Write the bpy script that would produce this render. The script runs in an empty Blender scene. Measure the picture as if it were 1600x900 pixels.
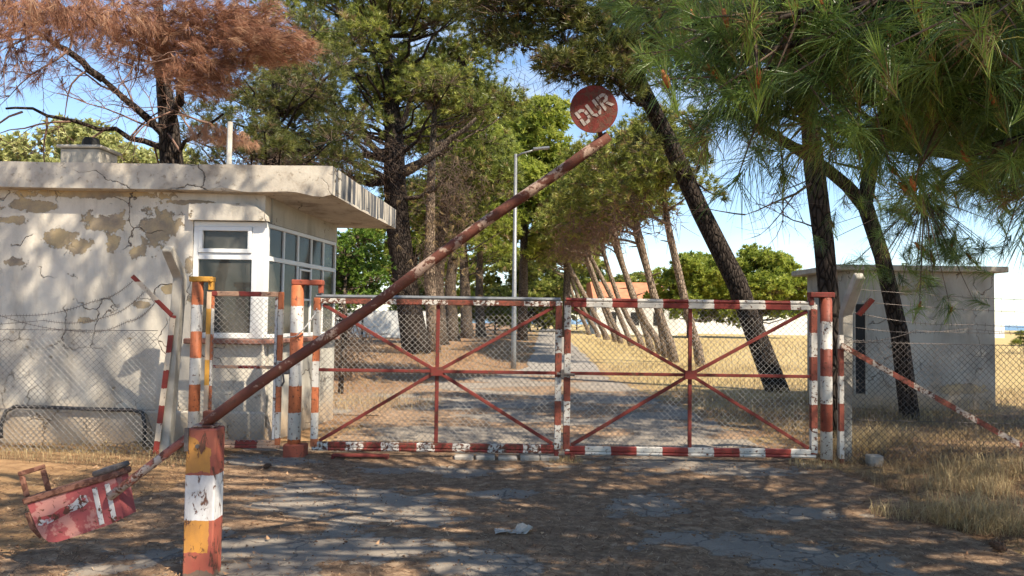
import bpy, math, random
import numpy as np
from mathutils import Vector, Matrix, Quaternion

random.seed(7)
RNG = np.random.default_rng(11)
R = math.radians
scene = bpy.context.scene
COL = scene.collection

# ------------------------------------------------------------------ camera
cam_data = bpy.data.cameras.new('camera')
cam = bpy.data.objects.new('camera', cam_data)
COL.objects.link(cam)
cam_data.sensor_width = 36.0
cam_data.lens = 26.55
cam_data.clip_start = 0.05
cam_data.clip_end = 20000
_p, _r = math.atan(47 / 1180), R(0.8)
_f = Vector((0, math.cos(_p), math.sin(_p))); _u0 = Vector((0, -math.sin(_p), math.cos(_p))); _r0 = Vector((1, 0, 0))
_rt = _r0 * math.cos(_r) + _u0 * math.sin(_r); _up = _u0 * math.cos(_r) - _r0 * math.sin(_r)
cam.matrix_world = Matrix(((_rt.x, _up.x, -_f.x, 0), (_rt.y, _up.y, -_f.y, 0), (_rt.z, _up.z, -_f.z, 1.6), (0, 0, 0, 1)))
scene.camera = cam

# ------------------------------------------------------------------ light
SUN_AZ, SUN_EL = R(46), R(50)      # sun stands behind the viewer, to the right
to_sun = Vector((math.sin(SUN_AZ) * math.cos(SUN_EL), -math.cos(SUN_AZ) * math.cos(SUN_EL), math.sin(SUN_EL)))
world = bpy.data.worlds.new('World'); scene.world = world; world.use_nodes = True
wn = world.node_tree; wn.nodes.clear()
def wnode(t, **k):
    n = wn.nodes.new(t)
    for a, b in k.items(): setattr(n, a, b)
    return n
sky = wnode('ShaderNodeTexSky', sky_type='NISHITA', sun_disc=False, sun_elevation=SUN_EL,
            sun_rotation=math.atan2(to_sun.x, to_sun.y), air_density=1.0, dust_density=0.05, ozone_density=3.0, altitude=0)
tc = wnode('ShaderNodeTexCoord')
mp = wnode('ShaderNodeMapping'); mp.inputs['Scale'].default_value = (1.0, 1.0, 2.6)
nz = wnode('ShaderNodeTexNoise'); nz.inputs['Scale'].default_value = 2.3; nz.inputs['Detail'].default_value = 9; nz.inputs['Roughness'].default_value = 0.58
rp = wnode('ShaderNodeValToRGB'); rp.color_ramp.elements[0].position = 0.545; rp.color_ramp.elements[1].position = 0.84
rp.color_ramp.elements[1].color = (0.8, 0.8, 0.8, 1)
mx = wnode('ShaderNodeMixRGB'); mx.inputs['Color2'].default_value = (6.0, 6.1, 6.2, 1)
bg = wnode('ShaderNodeBackground'); bg.inputs['Strength'].default_value = 0.122
ow = wnode('ShaderNodeOutputWorld')
L = wn.links.new
L(tc.outputs['Generated'], mp.inputs['Vector']); L(mp.outputs['Vector'], nz.inputs['Vector']); L(nz.outputs['Fac'], rp.inputs['Fac'])
L(rp.outputs['Color'], mx.inputs['Fac']); L(sky.outputs['Color'], mx.inputs['Color1']); L(mx.outputs['Color'], bg.inputs['Color'])
L(bg.outputs['Background'], ow.inputs['Surface'])

sun_data = bpy.data.lights.new('sun', 'SUN'); sun_data.energy = 5.0; sun_data.angle = R(0.55); sun_data.color = (1.0, 0.89, 0.72)
sun = bpy.data.objects.new('sun', sun_data); COL.objects.link(sun)
sun.location = (8, -8, 14); sun.rotation_euler = (-to_sun).to_track_quat('-Z', 'Y').to_euler()

scene.view_settings.view_transform = 'Standard'
scene.view_settings.look = 'None'
scene.view_settings.exposure = 0.98
scene.view_settings.gamma = 1.0
scene.view_settings.use_curve_mapping = False
scene.render.engine = 'CYCLES'
scene.cycles.max_bounces = 5
scene.cycles.diffuse_bounces = 2
scene.cycles.glossy_bounces = 2
scene.cycles.transmission_bounces = 4
scene.cycles.transparent_max_bounces = 8
scene.cycles.use_denoising = True
scene.cycles.use_light_tree = False
scene.cycles.debug_use_spatial_splits = True
scene.cycles.adaptive_threshold = 0.02

# ------------------------------------------------------------------ material helpers
class NT:
    def __init__(s, name):
        s.m = bpy.data.materials.new(name); s.m.use_nodes = True
        s.t = s.m.node_tree; s.t.nodes.clear()
        s.out = s.t.nodes.new('ShaderNodeOutputMaterial')
        s._pos = None
    def n(s, t, **k):
        x = s.t.nodes.new(t)
        for a, b in k.items(): setattr(x, a, b)
        return x
    def set(s, sock, v):
        if hasattr(v, 'is_output') or isinstance(v, bpy.types.NodeSocket): s.t.links.new(v, sock)
        elif isinstance(v, (tuple, list)) and len(v) == 3 and sock.type == 'RGBA': sock.default_value = (*v, 1)
        else: sock.default_value = v
    def pos(s):
        if s._pos is None: s._pos = s.n('ShaderNodeNewGeometry').outputs['Position']
        return s._pos
    def map(s, scale=(1, 1, 1), loc=(0, 0, 0), v=None):
        x = s.n('ShaderNodeMapping'); s.set(x.inputs['Vector'], v or s.pos())
        x.inputs['Scale'].default_value = scale; x.inputs['Location'].default_value = loc
        return x.outputs[0]
    def noise(s, scale, detail=4, rough=0.55, v=None, dist=0.0):
        x = s.n('ShaderNodeTexNoise'); s.set(x.inputs['Vector'], v or s.pos())
        x.inputs['Scale'].default_value = scale; x.inputs['Detail'].default_value = detail
        x.inputs['Roughness'].default_value = rough; x.inputs['Distortion'].default_value = dist
        return x.outputs['Fac']
    def vor(s, scale, feature='F1', v=None, out='Distance'):
        x = s.n('ShaderNodeTexVoronoi', feature=feature); s.set(x.inputs['Vector'], v or s.pos())
        x.inputs['Scale'].default_value = scale
        return x.outputs[out]
    def ramp(s, fac, stops, interp='LINEAR'):
        x = s.n('ShaderNodeValToRGB'); s.set(x.inputs['Fac'], fac); e = x.color_ramp.elements
        x.color_ramp.interpolation = interp
        while len(e) < len(stops): e.new(0.5)
        for i, (p, c) in enumerate(stops):
            e[i].position = p
            if not isinstance(c, (tuple, list)): c = (c, c, c)
            e[i].color = (*c, 1)
        return x.outputs['Color']
    def math(s, op, a, b=0.0, c=0.0, clamp=False):
        x = s.n('ShaderNodeMath', operation=op, use_clamp=clamp)
        s.set(x.inputs[0], a); s.set(x.inputs[1], b); s.set(x.inputs[2], c)
        return x.outputs[0]
    def mix(s, fac, a, b, mode='MIX'):
        x = s.n('ShaderNodeMixRGB', blend_type=mode)
        s.set(x.inputs['Fac'], fac); s.set(x.inputs['Color1'], a); s.set(x.inputs['Color2'], b)
        return x.outputs[0]
    def attr(s, name):
        return s.n('ShaderNodeAttribute', attribute_name=name).outputs['Fac']
    def sep(s, v=None):
        x = s.n('ShaderNodeSeparateXYZ'); s.set(x.inputs[0], v or s.pos()); return x.outputs
    def bump(s, h, strength=0.4, dist=0.01):
        x = s.n('ShaderNodeBump'); s.set(x.inputs['Height'], h)
        x.inputs['Strength'].default_value = strength; x.inputs['Distance'].default_value = dist
        return x.outputs[0]
    def bsdf(s, color, rough=0.7, normal=None, metal=0.0, spec=0.3, trans=0.0, alpha=None):
        x = s.n('ShaderNodeBsdfPrincipled')
        s.set(x.inputs['Base Color'], color); s.set(x.inputs['Roughness'], rough); s.set(x.inputs['Metallic'], metal)
        s.set(x.inputs['Specular IOR Level'], spec)
        if normal is not None: s.set(x.inputs['Normal'], normal)
        s.last = x
        s.t.links.new(x.outputs[0], s.out.inputs['Surface'])
        return s.m
    def leafy(s, color, transl=0.35, rough=0.45, spec=0.3):
        x = s.n('ShaderNodeBsdfPrincipled'); s.set(x.inputs['Base Color'], color); s.set(x.inputs['Roughness'], rough)
        s.set(x.inputs['Specular IOR Level'], spec)
        y = s.n('ShaderNodeBsdfTranslucent'); s.set(y.inputs['Color'], color)
        z = s.n('ShaderNodeMixShader'); z.inputs[0].default_value = transl
        s.t.links.new(x.outputs[0], z.inputs[1]); s.t.links.new(y.outputs[0], z.inputs[2]); s.t.links.new(z.outputs[0], s.out.inputs['Surface'])
        return s.m

M = {}
def plain(name, col, rough=0.7, var=0.25, scale=6, bump=0.2, metal=0.0):
    t = NT(name); n = t.noise(scale, 6)
    dark = tuple(c * (1 - var) for c in col); lite = tuple(min(1, c * (1 + var)) for c in col)
    M[name] = t.bsdf(t.ramp(n, [(0.3, dark), (0.7, lite)]), rough, t.bump(t.noise(scale * 8, 4), bump, 0.004), metal)
    return M[name]
plain('concrete', (0.36, 0.33, 0.28), 0.9, 0.25, 5, 0.5)
plain('pale_concrete', (0.5, 0.47, 0.41), 0.9, 0.22, 4, 0.5)
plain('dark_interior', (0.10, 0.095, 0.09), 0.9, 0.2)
plain('white_plastic', (0.72, 0.72, 0.70), 0.35, 0.06, 3, 0.03)
plain('galvanised', (0.22, 0.225, 0.225), 0.45, 0.2, 20, 0.1, 0.5)
plain('wire_steel', (0.31, 0.29, 0.265), 0.55, 0.3, 30, 0.0, 0.3)
plain('barbed_steel', (0.13, 0.11, 0.10), 0.6, 0.3, 30, 0.0, 0.3)
plain('black_rubber', (0.05, 0.048, 0.046), 0.5, 0.2)
plain('stone', (0.30, 0.27, 0.23), 0.9, 0.3, 14, 0.6)
plain('soot_and_unlit_black', (0.02, 0.02, 0.02), 0.8)  # chimney pot soot; also the painted dark of unlit door and window openings
plain('timber_black', (0.03, 0.028, 0.026), 0.7)
plain('red_brick', (0.24, 0.12, 0.09), 0.9, 0.3, 20, 0.5)
plain('roof_tile', (0.50, 0.19, 0.10), 0.85, 0.2, 1.5, 0.2)
plain('whitewash', (0.68, 0.67, 0.63), 0.9, 0.08, 1.0, 0.1)
plain('cone_scale', (0.09, 0.05, 0.03), 0.8, 0.3, 60)
plain('scrap_white', (0.40, 0.36, 0.31), 0.7, 0.15, 20)
plain('bud_orange', (0.32, 0.11, 0.035), 0.7, 0.3, 80)

RED = (0.25, 0.040, 0.030); BRICK = (0.24, 0.062, 0.038); ORANGE = (0.50, 0.15, 0.06); OCHRE = (0.60, 0.30, 0.05); WHITE = (0.58, 0.54, 0.48)
RUST = (0.15, 0.052, 0.03); RUST2 = (0.07, 0.036, 0.026)
def striped(name, axis, period, phase, c1, c2, chips=0.42, axisvec=None):
    """two-colour banded paint, chipped down to rust"""
    t = NT(name); p = t.pos()
    if axisvec:
        d = t.n('ShaderNodeVectorMath', operation='DOT_PRODUCT'); t.set(d.inputs[0], p); d.inputs[1].default_value = axisvec; a = d.outputs['Value']
    else: a = t.sep()[axis]
    w = t.noise(30, 3); a = t.math('ADD', a, t.math('MULTIPLY', t.math('SUBTRACT', w, 0.5), 0.035))
    fr = t.math('FRACT', t.math('DIVIDE', t.math('ADD', a, phase), period))
    st = t.math('GREATER_THAN', fr, 0.5)
    n1 = t.noise(9, 4)
    ca = t.mix(t.ramp(n1, [(0.35, 0.0), (0.65, 1.0)]), c1, tuple(c * 0.72 for c in c1)); cb = t.mix(t.ramp(n1, [(0.3, 0.0), (0.7, 1.0)]), c2, tuple(c * 0.8 for c in c2))
    col = t.mix(st, ca, cb)
    chip = t.ramp(t.noise(26, 6, 0.7, dist=0.4), [(chips - 0.03, 1.0), (chips, 0.0)])
    rust = t.mix(t.noise(60, 3), RUST, RUST2)
    col = t.mix(chip, col, rust)
    h = t.math('ADD', t.math('MULTIPLY', chip, -1.0), t.math('MULTIPLY', t.noise(120, 3), 0.4))
    M[name] = t.bsdf(col, t.mix(chip, (0.5,) * 3, (0.9,) * 3), t.bump(h, 0.5, 0.004), spec=0.3)
    return M[name]
striped('rail_left_paint', 0, 0.58, 0.15, BRICK, WHITE, 0.52)
striped('rail_left_low_paint', 0, 0.40, 0.05, RED, WHITE, 0.51)
striped('rail_right_paint', 0, 0.58, 0.02, RED, WHITE, 0.42)
striped('stile_orange_paint', 2, 0.58, 0.08, ORANGE, WHITE, 0.42)
striped('stile_ochre_paint', 2, 0.58, 0.37, OCHRE, (0.62, 0.45, 0.3), 0.36)
striped('stile_mid_paint', 2, 0.54, 0.14, BRICK, WHITE, 0.46)
striped('stile_mid2_paint', 2, 0.54, 0.41, BRICK, WHITE, 0.46)
striped('post_orange_paint', 2, 0.60, 0.10, ORANGE, WHITE, 0.415)
striped('post_red_paint', 2, 0.62, 0.25, BRICK, WHITE, 0.43)
striped('angle_red_paint', 2, 0.40, 0.05, RED, (0.6, 0.5, 0.38), 0.40)
striped('ped_rail_paint', 0, 0.5, 0.1, RED, (0.6, 0.35, 0.22), 0.43)
striped('brace_paint', 0, 0.44, 0.1, BRICK, (0.42, 0.34, 0.28), 0.50)
striped('arm_paint', 0, 0.9, 0.1, (0.19, 0.05, 0.032), (0.17, 0.06, 0.042), 0.43)
def rusty(name, c, chips=0.5, c3=None):
    t = NT(name)
    chip = t.ramp(t.noise(22, 6, 0.7, dist=0.5), [(chips - 0.04, 1.0), (chips, 0.0)])
    base = t.mix(t.noise(7, 3), c, tuple(x * 0.65 for x in c))
    if c3: base = t.mix(t.ramp(t.noise(5, 5, 0.65), [(0.53, 0.0), (0.57, 1.0)]), base, c3)
    col = t.mix(chip, base, t.mix(t.noise(60, 3), RUST, RUST2))
    M[name] = t.bsdf(col, 0.75, t.bump(t.math('ADD', t.math('MULTIPLY', chip, -1.0), t.noise(130, 3)), 0.5, 0.004))
    return M[name]
rusty('red_paint', (0.20, 0.036, 0.028), 0.46)
rusty('red_cap_paint', (0.36, 0.09, 0.05), 0.42)
rusty('ochre_cap_paint', (0.60, 0.30, 0.05), 0.40)
rusty('arm_rust', (0.15, 0.05, 0.033), 0.47, (0.37, 0.26, 0.20))
rusty('arm_tail', (0.42, 0.36, 0.32), 0.47, (0.30, 0.10, 0.07))
rusty('counterweight_red', (0.36, 0.085, 0.085), 0.40, (0.42, 0.19, 0.16))
rusty('counterweight_rim', (0.26, 0.12, 0.08), 0.52)
rusty('worn_white', (0.60, 0.58, 0.56), 0.45)
rusty('flaking_white', (0.58, 0.56, 0.54), 0.50, (0.33, 0.06, 0.06))
rusty('disc_red', (0.18, 0.028, 0.019), 0.50, (0.11, 0.03, 0.02))
rusty('stencil_white', (0.42, 0.36, 0.32), 0.42)

# barrier post: ochre panels inside red borders, white middle band
t = NT('barrier_post_paint'); x, y, z = t.sep()
wob = t.math('MULTIPLY', t.math('SUBTRACT', t.noise(18, 4), 0.5), 0.05); zz = t.math('ADD', z, wob)
zs = t.math('ADD', z, t.math('MULTIPLY', t.math('SUBTRACT', t.noise(30, 3), 0.5), 0.012))
inx = t.math('SUBTRACT', 1.0, t.math('DIVIDE', t.math('ABSOLUTE', t.math('SUBTRACT', t.math('ADD', x, t.math('MULTIPLY', wob, 0.7)), -1.882)), 0.075))
och = t.math('GREATER_THAN', inx, 0.0)
up_ok = t.math('MULTIPLY', t.math('GREATER_THAN', zz, 0.64), t.math('LESS_THAN', t.math('ADD', zz, t.math('MULTIPLY', x, 0.6)), -0.30))
lo_ok = t.math('MULTIPLY', t.math('GREATER_THAN', zz, 0.165), t.math('LESS_THAN', zz, 0.5))
och = t.math('MULTIPLY', och, t.math('ADD', up_ok, lo_ok, clamp=True))
redc = t.mix(t.noise(8, 5), (0.27, 0.05, 0.045), (0.42, 0.13, 0.07))
ochc = t.mix(t.noise(12, 5), (0.58, 0.27, 0.05), (0.42, 0.19, 0.05))
col = t.mix(och, redc, ochc)
wh = t.math('MULTIPLY', t.math('GREATER_THAN', zs, 0.355), t.math('LESS_THAN', zs, 0.625))
col = t.mix(wh, col, t.mix(t.noise(10, 4), (0.70, 0.69, 0.68), (0.55, 0.54, 0.53)))
chip = t.ramp(t.noise(20, 7, 0.72, v=t.map((1, 1, 0.45)), dist=0.6), [(0.40, 1.0), (0.44, 0.0)])
col = t.mix(chip, col, t.mix(t.noise(60, 3), RUST, RUST2))
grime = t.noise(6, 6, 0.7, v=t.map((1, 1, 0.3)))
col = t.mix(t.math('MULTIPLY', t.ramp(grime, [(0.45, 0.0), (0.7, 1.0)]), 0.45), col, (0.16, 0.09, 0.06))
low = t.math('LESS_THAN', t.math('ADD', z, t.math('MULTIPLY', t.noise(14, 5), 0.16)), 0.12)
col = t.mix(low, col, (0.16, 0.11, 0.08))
M['barrier_post_paint'] = t.bsdf(col, 0.6, t.bump(t.math('ADD', t.math('MULTIPLY', chip, -1.0), t.math('MULTIPLY', t.noise(90, 4), 0.5)), 0.6, 0.004))

# plaster of the guardhouse
def plaster(name, patches, base=(0.63, 0.575, 0.485)):
    t = NT(name); x, y, z = t.sep()
    n = t.noise(5.5, 7, 0.65); nd = t.math('ADD', t.math('MULTIPLY', t.math('SUBTRACT', n, 0.5), 2.8), t.math('MULTIPLY', t.math('SUBTRACT', t.noise(17, 6, 0.7), 0.5), 1.6))
    mask = None
    for (cx, cz, rx, rz) in patches:
        a = t.math('DIVIDE', t.math('SUBTRACT', x, cx), rx); b = t.math('DIVIDE', t.math('SUBTRACT', z, cz), rz)
        d = t.math('SQRT', t.math('ADD', t.math('MULTIPLY', a, a), t.math('MULTIPLY', b, b)))
        m = t.math('ADD', d, nd)
        mask = m if mask is None else t.math('MINIMUM', mask, m)
    peel = t.ramp(mask, [(0.93, 1.0), (0.95, 0.0)]) if mask is not None else t.ramp(t.noise(2.4, 7, 0.66), [(0.33, 1.0), (0.345, 0.0)])
    small = t.ramp(t.noise(4.5, 8, 0.72), [(0.335, 1.0), (0.345, 0.0)])
    runs = t.math('MULTIPLY', t.ramp(t.noise(5, 5, 0.6, v=t.map((1, 1, 0.12))), [(0.50, 0.0), (0.68, 1.0)]), 0.4)
    peel = t.math('MAXIMUM', peel, small)
    warp = t.n('ShaderNodeVectorMath', operation='ADD'); t.set(warp.inputs[0], t.pos())
    nn = t.n('ShaderNodeTexNoise'); t.set(nn.inputs['Vector'], t.pos()); nn.inputs['Scale'].default_value = 3; nn.inputs['Detail'].default_value = 5
    sc = t.n('ShaderNodeVectorMath', operation='SCALE'); t.set(sc.inputs[0], nn.outputs['Color']); sc.inputs['Scale'].default_value = 0.55
    t.set(warp.inputs[1], sc.outputs[0])
    ed = t.vor(1.55, 'DISTANCE_TO_EDGE', warp.outputs[0])
    crack = t.math('MULTIPLY', t.ramp(ed, [(0.003, 1.0), (0.010, 0.0)]), t.ramp(t.noise(1.6, 3), [(0.48, 0.0), (0.56, 1.0)]))
    stain = t.noise(1.3, 6, 0.65, v=t.map((1, 1, 0.5)))
    paint = t.ramp(stain, [(0.28, tuple(c * 0.55 for c in base)), (0.46, tuple(c * 0.86 for c in base)), (0.56, base), (0.75, tuple(min(1, c * 1.12) for c in base))])
    under = t.ramp(t.noise(3.2, 6, 0.6), [(0.36, (0.23, 0.19, 0.15)), (0.5, (0.34, 0.27, 0.18)), (0.62, (0.46, 0.35, 0.20))])
    col = t.mix(peel, t.mix(runs, paint, (0.27, 0.23, 0.18)), under)
    col = t.mix(crack, col, (0.16, 0.13, 0.11))
    splash = t.math('MULTIPLY', t.ramp(t.math('ADD', z, t.math('MULTIPLY', t.noise(4, 5), 0.5)), [(0.42, 1.0), (0.85, 0.0)]), 0.75)
    col = t.mix(splash, col, (0.36, 0.25, 0.15))
    h = t.math('ADD', t.math('MULTIPLY', peel, -1.0), t.math('ADD', t.math('MULTIPLY', crack, -1.2), t.math('MULTIPLY', t.noise(40, 5), 0.25)))
    M[name] = t.bsdf(col, 0.9, t.bump(h, 1.0, 0.02), spec=0.2)
plaster('plaster_front', [(-5.02, 2.70, 0.25, 0.13), (-5.57, 2.50, 0.22, 0.12), (-4.36, 2.68, 0.24, 0.24), (-5.33, 2.40, 0.18, 0.10),
                          (-4.60, 2.36, 0.10, 0.09), (-5.2, 3.06, 0.9, 0.06), (-6.2, 2.72, 0.25, 0.05), (-3.95, 2.97, 0.3, 0.03), (-3.97, 2.2, 0.05, 0.10), (-4.5, 1.7, 0.12, 0.05), (-5.9, 2.9, 0.35, 0.07), (-4.9, 2.45, 0.08, 0.12), (-6.1, 2.2, 0.12, 0.06), (-4.2, 1.9, 0.07, 0.07), (-5.2, 1.5, 0.1, 0.04)])
plaster('plaster_side', [(-2.6, 2.6, 0.1, 0.06)], (0.50, 0.47, 0.40))
plaster('plaster_hut', [(7.2, 2.2, 0.2, 0.1), (8.3, 0.4, 0.5, 0.1)], (0.40, 0.385, 0.345))

def fascia(name, side):
    t = NT(name); x, y, z = t.sep()
    n = t.noise(2.4, 7, 0.66); col = t.ramp(n, [(0.3, (0.25, 0.21, 0.17)), (0.48, (0.47, 0.42, 0.35)), (0.7, (0.60, 0.55, 0.46))])
    if side:   # dark mould runs down the fascia in streaks
        v = t.map((7.0, 7.0, 0.55)); s = t.noise(1.6, 5, 0.6, v=v)
        col = t.mix(t.ramp(s, [(0.48, 1.0), (0.60, 0.0)]), col, (0.085, 0.09, 0.10))
    else:
        d = t.ramp(t.noise(14, 6, 0.7), [(0.36, 1.0), (0.42, 0.0)]); col = t.mix(t.math('MULTIPLY', d, 0.6), col, (0.22, 0.17, 0.12))
    warp = t.n('ShaderNodeVectorMath', operation='ADD'); t.set(warp.inputs[0], t.map((0.8, 0.8, 2.2)))
    nn = t.n('ShaderNodeTexNoise'); t.set(nn.inputs['Vector'], t.pos()); nn.inputs['Scale'].default_value = 3.5; nn.inputs['Detail'].default_value = 6
    sc = t.n('ShaderNodeVectorMath', operation='SCALE'); t.set(sc.inputs[0], nn.outputs['Color']); sc.inputs['Scale'].default_value = 0.6; t.set(warp.inputs[1], sc.outputs[0])
    ed = t.vor(1.0, 'DISTANCE_TO_EDGE', warp.outputs[0]); crack = t.ramp(ed, [(0.004, 1.0), (0.013, 0.0)])
    crack = t.math('MULTIPLY', crack, t.ramp(t.noise(1.1, 3), [(0.50, 0.0), (0.58, 1.0)]))
    col = t.mix(crack, col, (0.09, 0.075, 0.06))
    M[name] = t.bsdf(col, 0.9, t.bump(t.math('ADD', t.math('MULTIPLY', crack, -1.5), t.math('MULTIPLY', t.noise(35, 5), 0.4)), 0.6, 0.012), spec=0.2)
fascia('fascia_front', False); fascia('fascia_side', True)

# glass: dusty pane, part clear part mirror
t = NT('dusty_glass')
g = t.n('ShaderNodeBsdfGlossy'); g.inputs['Roughness'].default_value = 0.04; g.inputs['Color'].default_value = (0.9, 0.92, 0.92, 1)
tr = t.n('ShaderNodeBsdfTransparent'); tr.inputs['Color'].default_value = (0.45, 0.48, 0.46, 1)
df = t.n('ShaderNodeBsdfDiffuse'); df.inputs['Color'].default_value = (0.24, 0.23, 0.205, 1)
fr = t.n('ShaderNodeFresnel'); fr.inputs['IOR'].default_value = 1.27
m1 = t.n('ShaderNodeMixShader'); lw = t.n('ShaderNodeLayerWeight'); t.set(m1.inputs[0], t.math('ADD', t.math('MULTIPLY', t.math('POWER', lw.outputs['Facing'], 4.0), 0.4), 0.03, clamp=True)); t.t.links.new(tr.outputs[0], m1.inputs[1]); t.t.links.new(g.outputs[0], m1.inputs[2])
m2 = t.n('ShaderNodeMixShader'); t.set(m2.inputs[0], t.math('MULTIPLY', t.ramp(t.noise(3, 6, 0.65), [(0.3, 0.2), (0.75, 0.7)]), 0.6)); t.t.links.new(m1.outputs[0], m2.inputs[1]); t.t.links.new(df.outputs[0], m2.inputs[2])
t.t.links.new(m2.outputs[0], t.out.inputs['Surface']); M['dusty_glass'] = t.m

# bark and foliage
def bark(name, c1, c2, sc=1.0):
    t = NT(name); v = t.map((1, 1, 0.32)); cells = t.vor(16 * sc, 'DISTANCE_TO_EDGE', v); n = t.noise(9, 6, 0.7, v=v)
    col = t.mix(t.ramp(cells, [(0.02, 0.0), (0.16, 1.0)]), tuple(c * 0.35 for c in c1), t.ramp(n, [(0.3, c1), (0.7, c2)]))
    M[name] = t.bsdf(col, 0.95, t.bump(t.math('ADD', t.ramp(cells, [(0.0, 0.0), (0.22, 1.0)]), t.math('MULTIPLY', n, 0.6)), 0.9, 0.03), spec=0.1)
bark('bark_grey', (0.10, 0.075, 0.058), (0.20, 0.155, 0.12))
bark('bark_dark', (0.036, 0.028, 0.023), (0.075, 0.058, 0.047))
bark('bark_pale', (0.22, 0.165, 0.12), (0.38, 0.29, 0.215))
plain('twig_brown', (0.11, 0.075, 0.055), 0.9, 0.35, 4, 0.0)
plain('twig_dead', (0.19, 0.115, 0.085), 0.9, 0.35, 4, 0.0)
def needle(name, stops, transl=0.35, rough=0.4, spec=0.35):
    t = NT(name); M[name] = t.leafy(t.ramp(t.attr('tint'), stops), transl, rough, spec)
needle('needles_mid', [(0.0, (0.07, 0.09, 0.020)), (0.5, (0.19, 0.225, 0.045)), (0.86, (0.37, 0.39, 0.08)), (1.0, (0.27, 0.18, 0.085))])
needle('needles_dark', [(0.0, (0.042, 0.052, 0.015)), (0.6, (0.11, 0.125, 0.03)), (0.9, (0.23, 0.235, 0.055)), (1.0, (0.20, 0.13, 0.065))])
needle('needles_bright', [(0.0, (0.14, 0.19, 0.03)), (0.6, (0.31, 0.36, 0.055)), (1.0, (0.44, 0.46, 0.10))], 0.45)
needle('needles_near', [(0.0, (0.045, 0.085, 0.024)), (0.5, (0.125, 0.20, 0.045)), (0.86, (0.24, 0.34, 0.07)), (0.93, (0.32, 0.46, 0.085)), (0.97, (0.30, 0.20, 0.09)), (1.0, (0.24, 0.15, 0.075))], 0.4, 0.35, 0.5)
needle('needles_dead', [(0.0, (0.20, 0.095, 0.06)), (0.6, (0.38, 0.19, 0.118)), (1.0, (0.52, 0.34, 0.22))], 0.35, 0.6, 0.2)
needle('leaves_bright', [(0.0, (0.05, 0.10, 0.015)), (0.6, (0.13, 0.22, 0.03)), (1.0, (0.24, 0.32, 0.05))], 0.4)
needle('leaves_pale', [(0.0, (0.30, 0.33, 0.11)), (0.6, (0.46, 0.47, 0.18)), (1.0, (0.58, 0.56, 0.27))], 0.4)
needle('straw', [(0.0, (0.16, 0.10, 0.055)), (0.5, (0.34, 0.245, 0.125)), (1.0, (0.58, 0.45, 0.24))], 0.3, 0.6, 0.2)
needle('litter', [(0.0, (0.075, 0.041, 0.025)), (0.55, (0.22, 0.12, 0.066)), (0.85, (0.42, 0.26, 0.145)), (1.0, (0.62, 0.46, 0.29))], 0.1, 0.7, 0.2)

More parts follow.
